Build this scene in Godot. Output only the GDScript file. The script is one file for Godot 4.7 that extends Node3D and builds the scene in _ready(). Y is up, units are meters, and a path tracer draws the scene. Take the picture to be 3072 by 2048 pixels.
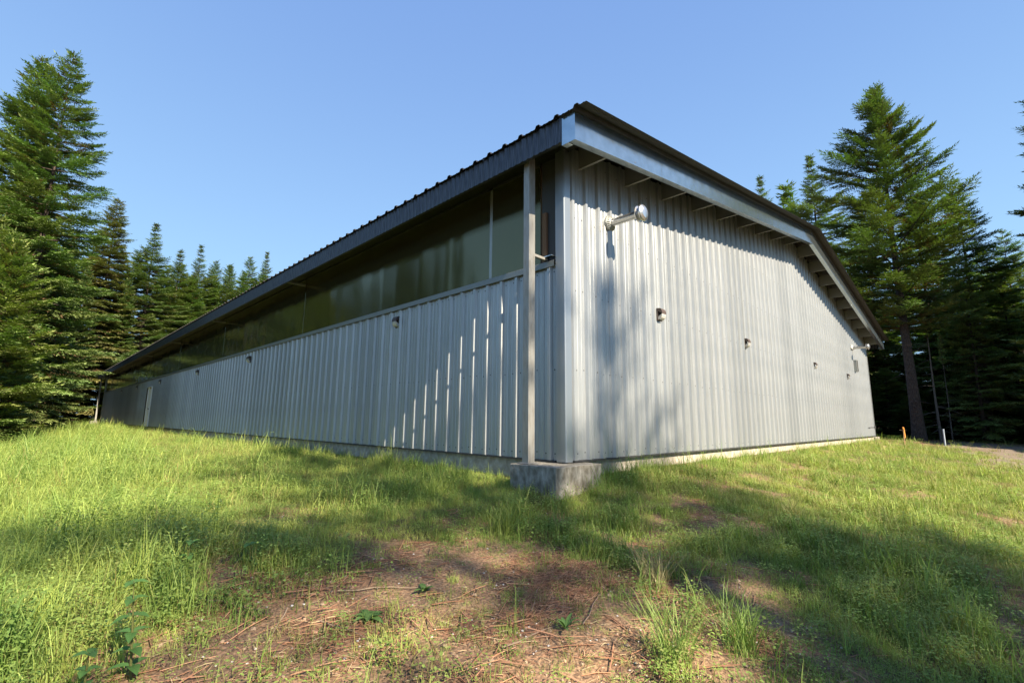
extends Node3D
# A long corrugated-metal agricultural building on a grassy mound at the edge of a fir forest, in morning sun.
# x runs along the gable wall, -z along the long side wall, the near corner of the building is the origin.

const W := 21.86          # gable width
const L := 53.14          # length
const PITCH := 0.3125     # rib spacing of the wall sheets
const OX := 0.547         # eave overhang
const OZ := 0.62          # rake overhang
const SLOPE := 0.163
const CAM := Vector3(-4.851, 0.491, 3.869)

var rng := RandomNumberGenerator.new()
var n_patch := FastNoiseLite.new()
var n_fine := FastNoiseLite.new()
var n_big := FastNoiseLite.new()
var names := {}
var mats := {}

# ---------------------------------------------------------------- helpers
class MB:
	var v := PackedVector3Array()
	var n := PackedVector3Array()
	var c := PackedColorArray()
	var uv := PackedVector2Array()
	var use_c := false
	var use_uv := false
	func tri(a: Vector3, b: Vector3, d: Vector3, col := Color.WHITE) -> void:
		var nn := (b - a).cross(d - a).normalized()
		v.append(a); v.append(d); v.append(b)
		n.append(nn); n.append(nn); n.append(nn)
		if use_c:
			c.append(col); c.append(col); c.append(col)
	func tri_n(a: Vector3, b: Vector3, d: Vector3, na: Vector3, nb: Vector3, nd: Vector3, ca := Color.WHITE, cb := Color.WHITE, cd := Color.WHITE) -> void:
		v.append(a); v.append(d); v.append(b)
		n.append(na); n.append(nd); n.append(nb)
		if use_c:
			c.append(ca); c.append(cd); c.append(cb)
	func quad(a: Vector3, b: Vector3, d: Vector3, e: Vector3, col := Color.WHITE) -> void:
		tri(a, b, d, col); tri(a, d, e, col)
	func box(lo: Vector3, hi: Vector3, col := Color.WHITE) -> void:
		var p := [Vector3(lo.x, lo.y, lo.z), Vector3(hi.x, lo.y, lo.z), Vector3(hi.x, hi.y, lo.z), Vector3(lo.x, hi.y, lo.z),
			Vector3(lo.x, lo.y, hi.z), Vector3(hi.x, lo.y, hi.z), Vector3(hi.x, hi.y, hi.z), Vector3(lo.x, hi.y, hi.z)]
		for f in [[4, 5, 6, 7], [1, 0, 3, 2], [5, 1, 2, 6], [0, 4, 7, 3], [7, 6, 2, 3], [0, 1, 5, 4]]:
			quad(p[f[0]], p[f[1]], p[f[2]], p[f[3]], col)
	# box with chamfered edges: three crossed slabs' hull
	func bevel_box(lo: Vector3, hi: Vector3, b: float) -> void:
		var ce := (lo + hi) / 2.0
		var h := (hi - lo) / 2.0
		for ax in 3:
			for s in [-1.0, 1.0]:
				var u := (ax + 1) % 3
				var w := (ax + 2) % 3
				var q := []
				for k in [[-1, -1], [1, -1], [1, 1], [-1, 1]]:
					var p := Vector3.ZERO
					p[ax] = s * h[ax]; p[u] = k[0] * (h[u] - b); p[w] = k[1] * (h[w] - b)
					q.append(ce + p)
				if s > 0: quad(q[0], q[1], q[2], q[3])
				else: quad(q[3], q[2], q[1], q[0])
		for ax in 3:
			var u := (ax + 1) % 3
			var w := (ax + 2) % 3
			for su in [-1.0, 1.0]:
				for sw in [-1.0, 1.0]:
					var a := Vector3.ZERO; var a2 := Vector3.ZERO
					a[u] = su * h[u]; a[w] = sw * (h[w] - b)
					a2[u] = su * (h[u] - b); a2[w] = sw * h[w]
					var lo_ := Vector3.ZERO; lo_[ax] = -(h[ax] - b)
					var q0 := ce + a + lo_; var q1 := ce + a2 + lo_
					var q2 := ce + a2 - lo_; var q3 := ce + a - lo_
					var nn := (q1 - q0).cross(q2 - q0)
					var out := Vector3.ZERO; out[u] = su; out[w] = sw
					if nn.dot(out) > 0: quad(q0, q1, q2, q3)
					else: quad(q3, q2, q1, q0)
		for sx in [-1.0, 1.0]:
			for sy in [-1.0, 1.0]:
				for sz in [-1.0, 1.0]:
					var a := ce + Vector3(sx * h.x, sy * (h.y - b), sz * (h.z - b))
					var d := ce + Vector3(sx * (h.x - b), sy * h.y, sz * (h.z - b))
					var e := ce + Vector3(sx * (h.x - b), sy * (h.y - b), sz * h.z)
					if (d - a).cross(e - a).dot(Vector3(sx, sy, sz)) > 0: tri(a, d, e)
					else: tri(a, e, d)
	# tube through points with radii, smooth normals
	func tube(pts: Array, rad: Array, sides := 8, col := Color.WHITE, caps := true) -> void:
		var rings := []
		var prev := Vector3.RIGHT
		for i in pts.size():
			var t: Vector3 = (pts[mini(i + 1, pts.size() - 1)] - pts[maxi(i - 1, 0)]).normalized()
			var u := prev - t * prev.dot(t)
			if u.length() < 0.01: u = Vector3.FORWARD - t * Vector3.FORWARD.dot(t)
			if u.length() < 0.01: u = Vector3.UP - t * Vector3.UP.dot(t)
			u = u.normalized(); prev = u
			var w := t.cross(u)
			var ring := []
			for k in sides:
				var a := TAU * k / sides
				ring.append(u * cos(a) + w * sin(a))
			rings.append(ring)
		for i in pts.size() - 1:
			for k in sides:
				var k2 := (k + 1) % sides
				var a: Vector3 = pts[i] + rings[i][k] * rad[i]
				var b: Vector3 = pts[i] + rings[i][k2] * rad[i]
				var d: Vector3 = pts[i + 1] + rings[i + 1][k2] * rad[i + 1]
				var e: Vector3 = pts[i + 1] + rings[i + 1][k] * rad[i + 1]
				tri_n(a, b, d, rings[i][k], rings[i][k2], rings[i + 1][k2], col, col, col)
				tri_n(a, d, e, rings[i][k], rings[i + 1][k2], rings[i + 1][k], col, col, col)
		if caps:
			for k in range(1, sides - 1):
				tri(pts[0] + rings[0][0] * rad[0], pts[0] + rings[0][k + 1] * rad[0], pts[0] + rings[0][k] * rad[0], col)
				var j := pts.size() - 1
				tri(pts[j] + rings[j][0] * rad[j], pts[j] + rings[j][k] * rad[j], pts[j] + rings[j][k + 1] * rad[j], col)
	# profile (x = radius, y = along axis z) turned round the z axis
	func lathe_z(prof: Array, sides := 28) -> void:
		for i in prof.size() - 1:
			var p: Vector2 = prof[i]; var q: Vector2 = prof[i + 1]
			var nn := Vector2(q.y - p.y, -(q.x - p.x)).normalized()
			for k in sides:
				var a := TAU * k / sides; var b := TAU * (k + 1) / sides
				var P := func(pt: Vector2, an: float) -> Vector3: return Vector3(pt.x * cos(an), pt.x * sin(an), pt.y)
				var N := func(an: float) -> Vector3: return Vector3(nn.x * cos(an), nn.x * sin(an), nn.y)
				if p.x > 1e-5: tri_n(P.call(p, a), P.call(p, b), P.call(q, b), N.call(a), N.call(b), N.call(b))
				if q.x > 1e-5: tri_n(P.call(p, a), P.call(q, b), P.call(q, a), N.call(a), N.call(b), N.call(a))
	func mesh() -> ArrayMesh:
		var arr := []
		arr.resize(Mesh.ARRAY_MAX)
		arr[Mesh.ARRAY_VERTEX] = v
		arr[Mesh.ARRAY_NORMAL] = n
		if use_c: arr[Mesh.ARRAY_COLOR] = c
		var m := ArrayMesh.new()
		m.add_surface_from_arrays(Mesh.PRIMITIVE_TRIANGLES, arr)
		return m

func mbc() -> MB:
	var b := MB.new(); b.use_c = true
	return b

func lin(r: float, g: float, b: float) -> Color:
	return Color(r, g, b).linear_to_srgb()

func numbered(called: String) -> String:
	if not names.has(called):
		names[called] = 0
		return called
	names[called] += 1
	return "%s_%03d" % [called, names[called]]

func tag(o: Node, label: String, category: String, group := "") -> void:
	o.set_meta("label", label)
	o.set_meta("category", category)
	if group != "": o.set_meta("group", group)

func thing(called: String, at: Vector3, label: String, category: String, group := "") -> Node3D:
	var o := Node3D.new()
	o.name = numbered(called)
	add_child(o)
	o.position = at
	tag(o, label, category, group)
	return o

func part(called: String, mesh: Mesh, m: Material, parent: Node, at := Vector3.ZERO) -> MeshInstance3D:
	var o := MeshInstance3D.new()
	o.name = called
	o.mesh = mesh
	o.material_override = m
	parent.add_child(o, true)
	o.position = at
	return o

func structure(called: String, mesh: Mesh, m: Material) -> MeshInstance3D:
	var o := part(called, mesh, m, self)
	o.set_meta("kind", "structure")
	return o

func dup(o: Node3D, label: String) -> Node3D:
	var c: Node3D = o.duplicate()
	c.name = numbered(String(o.name).rstrip("0123456789").trim_suffix("_") if String(o.name).right(3).is_valid_int() else String(o.name))
	add_child(c)
	c.set_meta("label", label)
	return c

func scatter(called: String, mesh: Mesh, m: Material, xf: Array, cols: Array, label: String, category: String) -> void:
	var mm := MultiMesh.new()
	mm.transform_format = MultiMesh.TRANSFORM_3D
	mm.use_colors = true
	mm.mesh = mesh
	mm.instance_count = xf.size()
	for i in xf.size():
		mm.set_instance_transform(i, xf[i])
		mm.set_instance_color(i, cols[i])
	var o := MultiMeshInstance3D.new()
	o.name = numbered(called)
	o.multimesh = mm
	o.material_override = m
	add_child(o)
	tag(o, label, category)
	o.set_meta("kind", "stuff")

func noise_tex(type: int, freq: float, size: int, lo: Color, hi: Color, octaves := 4, seed_ := 1, mid = null) -> NoiseTexture2D:
	var f := FastNoiseLite.new()
	f.noise_type = type
	f.frequency = freq
	f.fractal_octaves = octaves
	f.seed = seed_
	var t := NoiseTexture2D.new()
	t.width = size; t.height = size
	t.seamless = true
	t.noise = f
	var g := Gradient.new()
	g.set_color(0, lo); g.set_color(1, hi)
	if mid != null: g.add_point(0.5, mid)
	t.color_ramp = g
	return t

func bump_tex(freq: float, size: int, strength: float, type := FastNoiseLite.TYPE_SIMPLEX_SMOOTH, seed_ := 3) -> NoiseTexture2D:
	var f := FastNoiseLite.new()
	f.noise_type = type
	f.frequency = freq
	f.seed = seed_
	var t := NoiseTexture2D.new()
	t.width = size; t.height = size
	t.seamless = true
	t.as_normal_map = true
	t.bump_strength = strength
	t.noise = f
	return t

func std(col: Color, rough: float, metal := 0.0) -> StandardMaterial3D:
	var m := StandardMaterial3D.new()
	m.albedo_color = col
	m.roughness = rough
	m.metallic = metal
	return m

func tri_map(m: StandardMaterial3D, s: Vector3) -> void:
	m.uv1_triplanar = true
	m.uv1_world_triplanar = true
	m.uv1_scale = s

func sstep(a: float, b: float, x: float) -> float:
	var t := clampf((x - a) / (b - a), 0.0, 1.0)
	return t * t * (3.0 - 2.0 * t)

func sat(d: float, m: float) -> float:
	return m * (1.0 - exp(-d / m))

# ---------------------------------------------------------------- terrain
func ground_y(x: float, z: float) -> float:
	var dl := maxf(-x, 0.0)
	var dr := maxf(x - W, 0.0)
	var df := maxf(z, 0.0) * (1.0 - 0.75 * sstep(20.0, 32.0, x))
	var db := maxf(-L - z, 0.0)
	var y := -0.2 - 0.075 * sstep(0.6, -0.2, x) * sstep(-40.0, -8.0, z) - 0.065 * sat(dl, 14.0) - 0.02 * sat(dr, 12.0) - 0.165 * sat(df, 9.0) - 0.01 * sat(db, 20.0)
	y -= 0.04 * exp(-((x + 0.5) * (x + 0.5) + (z - 0.3) * (z - 0.3)) / 2.0)
	var away := sstep(0.0, 3.0, dl + dr + df + db)
	y += away * (0.10 * n_big.get_noise_2d(x, z) + 0.035 * n_patch.get_noise_2d(x * 2.0, z * 2.0))
	y += 0.012 * n_fine.get_noise_2d(x, z)
	# far away the land rolls off gently below the forest
	return y

func bare(x: float, z: float) -> float:
	# 1 where the soil lies open, 0 under full grass
	var p := Vector2(x + 2.9, z - 1.65)
	var e := Vector2(p.x * 0.84 + p.y * 0.55, -p.x * 0.55 + p.y * 0.84)
	var d := sqrt(pow(e.x / 2.1, 2.0) + pow(e.y / 1.05, 2.0))
	d += 0.55 * n_patch.get_noise_2d(x * 3.0, z * 3.0)
	var b := 1.0 - sstep(0.75, 1.25, d)
	# patchy turf in front of the gable and round the dirt
	var nz := n_patch.get_noise_2d(x * 2.2 + 40.0, z * 2.2 - 13.0)
	var front := sstep(-3.4, -2.4, x) * sstep(-1.6, 0.2, z)
	b = maxf(b, front * sstep(0.0, 0.35, nz) * 0.85)
	b = maxf(b, sstep(0.30, 0.50, nz) * 0.7)
	# the dirt track to the right of the mound
	var tr := sstep(13.0, 17.0, x) * (1.0 - sstep(0.8, 1.5, absf(z - 4.6 - 0.02 * (x - 18.0)) + 0.5 * nz))
	b = maxf(b, tr)
	return b

func _ready() -> void:
	rng.seed = 20240611
	n_patch.seed = 5; n_patch.frequency = 0.28; n_patch.fractal_octaves = 3
	n_fine.seed = 9; n_fine.frequency = 2.2; n_fine.fractal_octaves = 3
	n_big.seed = 12; n_big.frequency = 0.09; n_big.fractal_octaves = 2

	# ------------------------------------------------------------ camera, sky, sun, exposure
	var cam := Camera3D.new()
	cam.name = "camera"
	cam.position = CAM
	cam.rotation_degrees = Vector3(9.391, -45.039, 0.575)
	cam.fov = 70.87
	cam.near = 0.05
	cam.far = 1500.0
	add_child(cam)
	cam.current = true

	var env := Environment.new()
	env.background_mode = Environment.BG_SKY
	var sm := ProceduralSkyMaterial.new()
	sm.sky_top_color = lin(0.062, 0.113, 0.245)
	sm.sky_horizon_color = lin(0.190, 0.318, 0.43)
	sm.sky_curve = 0.3
	sm.ground_horizon_color = lin(0.10, 0.13, 0.08)
	sm.ground_bottom_color = lin(0.06, 0.08, 0.04)
	sm.sun_angle_max = 12.0
	var sky := Sky.new()
	sky.sky_material = sm
	env.sky = sky
	env.tonemap_mode = Environment.TONE_MAPPER_LINEAR
	env.tonemap_exposure = 3.15
	env.sdfgi_enabled = true
	env.ssao_enabled = true
	env.ssil_enabled = true
	var we := WorldEnvironment.new()
	we.name = "world_environment"
	we.environment = env
	add_child(we)

	var sun := DirectionalLight3D.new()
	sun.name = "sun"
	sun.light_color = Color(1.0, 0.94, 0.84)
	sun.light_energy = 1.6
	sun.light_angular_distance = 0.55
	sun.shadow_enabled = true
	add_child(sun)
	sun.look_at_from_position(Vector3(0, 30, 30), Vector3(0, 30, 30) + Vector3(0.06, -0.775, -1.0), Vector3.UP)

	make_materials()
	make_ground()
	make_building()
	make_trees()
	make_fixtures()
	make_grass()
	make_plants()
	make_litter()

# ---------------------------------------------------------------- materials
func make_materials() -> void:
	# galvanised wall sheet: spangle and faint vertical run marks
	var streak := noise_tex(FastNoiseLite.TYPE_SIMPLEX_SMOOTH, 0.03, 512, Color(0.90, 0.905, 0.90), Color(1, 1, 1), 5, 21)
	var spangle := noise_tex(FastNoiseLite.TYPE_CELLULAR, 0.09, 256, Color(0.26, 0.26, 0.26), Color(0.46, 0.46, 0.46), 2, 4)
	for k in 3:
		var m := std(lin([0.365, 0.39, 0.342][k], [0.38, 0.405, 0.357][k], [0.39, 0.415, 0.367][k]), 1.0, 0.52)
		m.albedo_texture = streak
		m.roughness_texture = spangle
		tri_map(m, Vector3(1.7, 0.11, 1.7))
		mats["sheet%d" % k] = m
	var tr := std(lin(0.53, 0.60, 0.63), 0.2, 0.95)
	tr.albedo_texture = noise_tex(FastNoiseLite.TYPE_SIMPLEX_SMOOTH, 0.02, 512, Color(0.88, 0.90, 0.90), Color(1, 1, 1), 3, 33)
	tr.normal_enabled = true
	tr.normal_texture = bump_tex(0.008, 256, 2.0)
	tr.normal_scale = 0.25
	tri_map(tr, Vector3(0.5, 0.5, 0.5))
	mats["trim"] = tr
	var fa := std(lin(0.12, 0.13, 0.15), 0.42, 0.6)
	fa.albedo_texture = noise_tex(FastNoiseLite.TYPE_SIMPLEX_SMOOTH, 0.035, 512, Color(0.45, 0.47, 0.5), Color(1, 1, 1), 5, 41)
	tri_map(fa, Vector3(2.6, 0.2, 2.6))
	mats["fascia"] = fa
	var rf := std(lin(0.052, 0.048, 0.044), 0.5, 0.4)  # dark roof metal, its colour lowered further for the shade beneath the overhangs
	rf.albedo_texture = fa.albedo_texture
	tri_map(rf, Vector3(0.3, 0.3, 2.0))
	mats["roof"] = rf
	var co := std(lin(0.47, 0.44, 0.38), 0.92)
	co.albedo_texture = noise_tex(FastNoiseLite.TYPE_SIMPLEX_SMOOTH, 0.02, 512, Color(0.74, 0.71, 0.66), Color(1, 1, 1), 5, 50)
	co.normal_enabled = true
	co.normal_texture = bump_tex(0.08, 256, 4.0)
	co.normal_scale = 0.2
	tri_map(co, Vector3(0.55, 0.55, 0.55))
	mats["concrete"] = co
	var pc := std(lin(0.37, 0.35, 0.31), 0.92)
	pc.albedo_texture = noise_tex(FastNoiseLite.TYPE_SIMPLEX_SMOOTH, 0.018, 512, Color(0.55, 0.53, 0.48), Color(1, 1, 1), 6, 57)
	pc.normal_enabled = true
	pc.normal_texture = co.normal_texture
	pc.normal_scale = 0.25
	tri_map(pc, Vector3(0.9, 0.5, 0.9))
	mats["pier"] = pc
	mats["corner"] = std(lin(0.36, 0.39, 0.41), 0.36, 0.8)
	var po := std(lin(0.30, 0.30, 0.285), 0.5, 0.5)
	po.albedo_texture = noise_tex(FastNoiseLite.TYPE_SIMPLEX_SMOOTH, 0.03, 256, Color(0.88, 0.85, 0.82), Color(1, 1, 1), 5, 61, Color(0.96, 0.95, 0.94))
	tri_map(po, Vector3(2.0, 0.5, 2.0))
	mats["post"] = po
	var sl := std(lin(0.20, 0.22, 0.22), 0.5, 0.5)
	mats["sill"] = sl
	mats["dark_alu"] = std(lin(0.09, 0.09, 0.08), 0.45, 0.4)
	mats["plywood"] = std(lin(0.36, 0.26, 0.16), 0.85)
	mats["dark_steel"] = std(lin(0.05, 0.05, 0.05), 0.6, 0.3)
	mats["purlin"] = std(lin(0.24, 0.24, 0.22), 0.55, 0.4)
	mats["wood"] = std(lin(0.16, 0.09, 0.05), 0.85)
	var gl := std(lin(0.115, 0.108, 0.052), 0.09, 0.75)
	gl.metallic_specular = 1.0
	mats["pane"] = gl
	mats["alu"] = std(lin(0.30, 0.31, 0.30), 0.4, 0.6)
	mats["door"] = std(lin(0.84, 0.85, 0.86), 0.4)
	mats["black"] = std(lin(0.02, 0.02, 0.02), 0.5)
	mats["bronze"] = std(lin(0.06, 0.042, 0.036), 0.55)
	var le := std(lin(0.40, 0.39, 0.37), 0.15)
	le.clearcoat_enabled = true
	mats["lens"] = le
	mats["bright_steel"] = std(lin(0.62, 0.62, 0.62), 0.26, 0.9)
	mats["screw"] = std(lin(0.03, 0.03, 0.03), 0.6)
	mats["orange"] = std(lin(0.60, 0.24, 0.04), 0.7)
	mats["stake"] = std(lin(0.40, 0.24, 0.13), 0.85)
	mats["pvc"] = std(lin(0.32, 0.37, 0.44), 0.45)

	var gm := std(Color.WHITE, 0.95)
	gm.vertex_color_use_as_albedo = true
	gm.albedo_texture = noise_tex(FastNoiseLite.TYPE_SIMPLEX_SMOOTH, 0.045, 1024, Color(0.42, 0.38, 0.36), Color(1.0, 0.99, 0.97), 6, 70, Color(0.80, 0.76, 0.72))
	gm.normal_enabled = true
	gm.normal_texture = bump_tex(0.06, 512, 7.0)
	gm.normal_scale = 1.0
	tri_map(gm, Vector3(0.83, 0.83, 0.83))
	mats["ground"] = gm

	var leaf := std(Color.WHITE, 0.55)
	leaf.vertex_color_use_as_albedo = true
	leaf.cull_mode = BaseMaterial3D.CULL_DISABLED
	leaf.backlight_enabled = true
	leaf.backlight = Color(0.75, 0.85, 0.45)
	leaf.metallic_specular = 0.35
	mats["grass"] = leaf
	var ndl := std(Color.WHITE, 0.6)
	ndl.vertex_color_use_as_albedo = true
	ndl.cull_mode = BaseMaterial3D.CULL_DISABLED
	ndl.backlight_enabled = true
	ndl.backlight = Color(0.6, 0.7, 0.35)
	ndl.metallic_specular = 0.3
	mats["needle"] = ndl
	var bk := std(lin(0.115, 0.085, 0.068), 0.95)
	bk.albedo_texture = noise_tex(FastNoiseLite.TYPE_SIMPLEX_SMOOTH, 0.05, 256, Color(0.35, 0.32, 0.30), Color(1, 1, 1), 5, 81)
	bk.normal_enabled = true
	bk.normal_texture = bump_tex(0.07, 256, 8.0)
	tri_map(bk, Vector3(1.4, 0.35, 1.4))
	mats["bark"] = bk
	var bp := std(lin(0.24, 0.21, 0.18), 0.95)
	bp.albedo_texture = bk.albedo_texture
	tri_map(bp, Vector3(2.0, 0.6, 2.0))
	mats["pale_bark"] = bp
	var dry := std(Color.WHITE, 0.85)
	dry.vertex_color_use_as_albedo = true
	mats["litter"] = dry

# ---------------------------------------------------------------- ground
func make_ground() -> void:
	# one sheet: fine near the camera, coarse towards the horizon
	var N := 300
	var cs := PackedFloat32Array()
	for i in N + 1:
		var t := 2.0 * i / N - 1.0
		cs.append(sinh(t * 6.6) / sinh(6.6) * 600.0)
	var v := PackedVector3Array()
	var nn := PackedVector3Array()
	var cc := PackedColorArray()
	var idx := PackedInt32Array()
	var cx := -1.5
	var cz := 0.8
	for j in N + 1:
		for i in N + 1:
			var x := cx + cs[i]
			var z := cz + cs[j]
			var y := ground_y(x, z)
			v.append(Vector3(x, y, z))
			var e := 0.05
			nn.append(Vector3(ground_y(x - e, z) - ground_y(x + e, z), 2.0 * e, ground_y(x, z - e) - ground_y(x, z + e)).normalized())
			cc.append(soil_color(x, z))
	for j in N:
		for i in N:
			var a := j * (N + 1) + i
			idx.append_array([a, a + 1, a + N + 2, a, a + N + 2, a + N + 1])
	var arr := []
	arr.resize(Mesh.ARRAY_MAX)
	arr[Mesh.ARRAY_VERTEX] = v
	arr[Mesh.ARRAY_NORMAL] = nn
	arr[Mesh.ARRAY_COLOR] = cc
	arr[Mesh.ARRAY_INDEX] = idx
	var m := ArrayMesh.new()
	m.add_surface_from_arrays(Mesh.PRIMITIVE_TRIANGLES, arr)
	structure("ground", m, mats["ground"])

func soil_color(x: float, z: float) -> Color:
	var wood := maxf(sstep(23.0, 27.0, x) * (1.0 - sstep(3.0, 6.0, z - 0.05 * (x - 25.0))), sstep(-54.0, -58.0, z))
	var b := maxf(bare(x, z), wood)
	var nz := n_fine.get_noise_2d(x * 0.5 + 7.0, z * 0.5)
	var nb := n_patch.get_noise_2d(x * 4.0 - 20.0, z * 4.0)
	var soil := Color(0.34, 0.235, 0.15).lerp(Color(0.25, 0.135, 0.085), sstep(-0.1, 0.35, nb))   # tan soil, russet needle litter
	soil = soil.lerp(Color(0.12, 0.085, 0.065), sstep(0.1, 0.5, nz) * 0.6)
	var turf := Color(0.15, 0.12, 0.055).lerp(Color(0.10, 0.105, 0.035), sstep(-0.2, 0.3, nb))
	var c := turf.lerp(soil, sstep(0.15, 0.6, b))
	if x > 13.0 and z > 2.0:
		c = c.lerp(Color(0.27, 0.23, 0.19), sstep(13.0, 18.0, x) * b)
	return c

# ---------------------------------------------------------------- building
func rib_profile(n: int) -> Array:
	# (along, out) points of n pitches of sheet: one tall rib and two low stiffening beads in each
	var p := []
	for k in n:
		var s := k * PITCH
		for q in [[0.0, 0.0], [0.026, 0.0], [0.036, 0.005], [0.050, 0.005], [0.060, 0.0],
				[0.110, 0.0], [0.133, 0.037], [0.179, 0.037], [0.202, 0.0],
				[0.252, 0.0], [0.262, 0.005], [0.276, 0.005], [0.286, 0.0]]:
			p.append(Vector2(s + q[0], q[1]))
	p.append(Vector2(n * PITCH, 0.0))
	return p

# a ribbed sheet that stands in the plane through o with directions u (along) and w (outwards), bottom at y0, top at y0t + k * along
func sheet(n: int, o: Vector3, u: Vector3, w: Vector3, y0: float, top: Callable) -> ArrayMesh:
	var b := MB.new()
	var p := rib_profile(n)
	for i in p.size() - 1:
		var a: Vector2 = p[i]; var d: Vector2 = p[i + 1]
		var pa := o + u * a.x + w * a.y
		var pd := o + u * d.x + w * d.y
		var q := [Vector3(pa.x, y0, pa.z), Vector3(pd.x, y0, pd.z), Vector3(pd.x, top.call(d.x), pd.z), Vector3(pa.x, top.call(a.x), pa.z)]
		if (q[1] - q[0]).cross(q[2] - q[0]).dot(w) >= 0: b.quad(q[0], q[1], q[2], q[3])
		else: b.quad(q[3], q[2], q[1], q[0])
	return b.mesh()

func roof_y(x: float) -> float:
	return 4.262 + SLOPE * (minf(x, W - x) + OX)

func make_building() -> void:
	var B := thing("metal_building", Vector3.ZERO, "long low corrugated metal building with overhanging gable roof and dark window band", "building")
	# foundation wall of poured concrete, set 4 cm behind the sheets
	var fb := MB.new()
	for seg in [[Vector3(0.05, -1.2, -L + 0.05), Vector3(0.25, 0.03, -0.05)], [Vector3(W - 0.25, -1.2, -L + 0.05), Vector3(W - 0.05, 0.03, -0.05)]]:
		fb.box(seg[0], seg[1])
	part("foundation_wall", fb_box(Vector3(0.03, -1.2, -L + 0.03), Vector3(0.25, 0.02, -0.03)), mats["concrete"], B)
	part("foundation_wall", fb_box(Vector3(0.252, -1.2, -0.25), Vector3(W - 0.252, 0.02, -0.03)), mats["concrete"], B)
	part("foundation_wall", fb_box(Vector3(W - 0.25, -1.2, -L + 0.03), Vector3(W - 0.03, 0.02, -0.03)), mats["concrete"], B)
	part("foundation_wall", fb_box(Vector3(0.252, -1.2, -L + 0.03), Vector3(W - 0.252, 0.02, -L + 0.25)), mats["concrete"], B)

	# long side wall: sheets of three ribs, up to the sill
	var WT := 2.60
	var DOOR0 := -30.25
	var DOOR1 := -29.15
	var flat := func(_s): return WT
	var long3 := sheet(3, Vector3.ZERO, Vector3(0, 0, -1), Vector3(-1, 0, 0), 0.0, flat)
	var long2 := sheet(2, Vector3.ZERO, Vector3(0, 0, -1), Vector3(-1, 0, 0), 0.0, flat)
	var long1 := sheet(1, Vector3.ZERO, Vector3(0, 0, -1), Vector3(-1, 0, 0), 0.0, flat)
	var lintel := sheet(3, Vector3.ZERO, Vector3(0, 0, -1), Vector3(-1, 0, 0), 2.16, flat)
	var z := -0.094
	var k := 0
	while z > -L + 0.05:
		var left := int(round((z + L) / PITCH))
		var n := mini(3, maxi(1, left))
		var m: Mesh = [long1, long2, long3][n - 1]
		if z < DOOR1 + 0.3 and z > DOOR0 - 0.2 and z - 0.9375 < DOOR1: m = lintel
		var o := part("wall_panel", m, mats["sheet%d" % rng.randi_range(0, 2)], B, Vector3(-0.0012 * (k % 2), 0, z))
		z -= n * PITCH
		k += 1
	# flat backing behind the door panels and the window band, so that the wall is closed
	part("inner_wall", fb_box(Vector3(0.06, 0.022, -L + 0.04), Vector3(0.10, 4.19, -0.04)), mats["plywood"], B)
	part("inner_wall", fb_box(Vector3(0.11, 0.022, -0.10), Vector3(W - 0.11, 4.1, -0.06)), mats["plywood"], B)
	# gable wall: the sheets follow the roof
	for gz in [0.0, -L]:
		var x := 0.01
		k = 0
		while x < W - 0.05:
			var n := mini(3, maxi(1, int(round((W - x) / PITCH))))
			var x0 := x
			var top := func(s): return roof_y(x0 + s) - 0.05
			var m := sheet(n, Vector3.ZERO, Vector3(1, 0, 0), Vector3(0, 0, 1 if gz == 0.0 else -1), 0.0, top)
			part("wall_panel", m, mats["sheet%d" % rng.randi_range(0, 2)], B, Vector3(x, 0, gz + 0.0012 * (k % 2)))
			x += n * PITCH
			k += 1
	# far side wall
	var tall := func(_s): return 4.2
	var back3 := sheet(3, Vector3.ZERO, Vector3(0, 0, -1), Vector3(1, 0, 0), 0.0, tall)
	z = -0.094
	while z > -L + 0.7:
		part("wall_panel", back3, mats["sheet%d" % rng.randi_range(0, 2)], B, Vector3(W, 0, z))
		z -= 0.9375
	# corner trims
	for c in [[0.0, 0.0], [W, 0.0], [0.0, -L], [W, -L]]:
		var sx := -1.0 if c[0] == 0.0 else 1.0
		var sz := 1.0 if c[1] == 0.0 else -1.0
		var t := MB.new()
		var o := 0.043
		var yt := roof_y(0.0) - 0.06
		var pr := [Vector2(-0.128, 0.0), Vector2(-0.128, o), Vector2(-0.1, o), Vector2(o - 0.012, o), Vector2(o - 0.003, o - 0.003), Vector2(o, o - 0.012), Vector2(o, -0.09), Vector2(o, -0.116), Vector2(0.0, -0.116)]
		# first coordinate along x from the corner (inwards negative), second out of the gable
		var pts := []
		for q in [Vector2(0.085, 0.0), Vector2(0.085, o), Vector2(-o + 0.012, o), Vector2(-o, o - 0.012), Vector2(-o, -0.115), Vector2(0.0, -0.115)]:
			pts.append(Vector3(c[0] + -sx * q.x, 0, c[1] + sz * q.y))
		for i in pts.size() - 1:
			var a: Vector3 = pts[i]; var d: Vector3 = pts[i + 1]
			var mid := (a + d) / 2 - Vector3(c[0] - sx * 0.3, 0, c[1] - sz * 0.3)
			var q := [a + Vector3(0, -0.015, 0), d + Vector3(0, -0.015, 0), d + Vector3(0, yt, 0), a + Vector3(0, yt, 0)]
			if (q[1] - q[0]).cross(q[2] - q[0]).dot(mid) > 0: t.quad(q[0], q[1], q[2], q[3])
			else: t.quad(q[3], q[2], q[1], q[0])
		part("corner_trim", t.mesh(), mats["corner"], B)
	# drip flashing along the foot of the sheets
	part("base_flashing", fb_box(Vector3(-0.040, -0.022, -L), Vector3(0.02, -0.003, -0.14)), mats["dark_steel"], B)
	part("base_flashing", fb_box(Vector3(0.13, -0.022, -0.02), Vector3(W - 0.13, -0.003, 0.040)), mats["dark_steel"], B)

	# window band: sill, multiwall sheets between mullions, jambs
	var z0 := -0.42
	var bays := [z0, -1.486]
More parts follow.
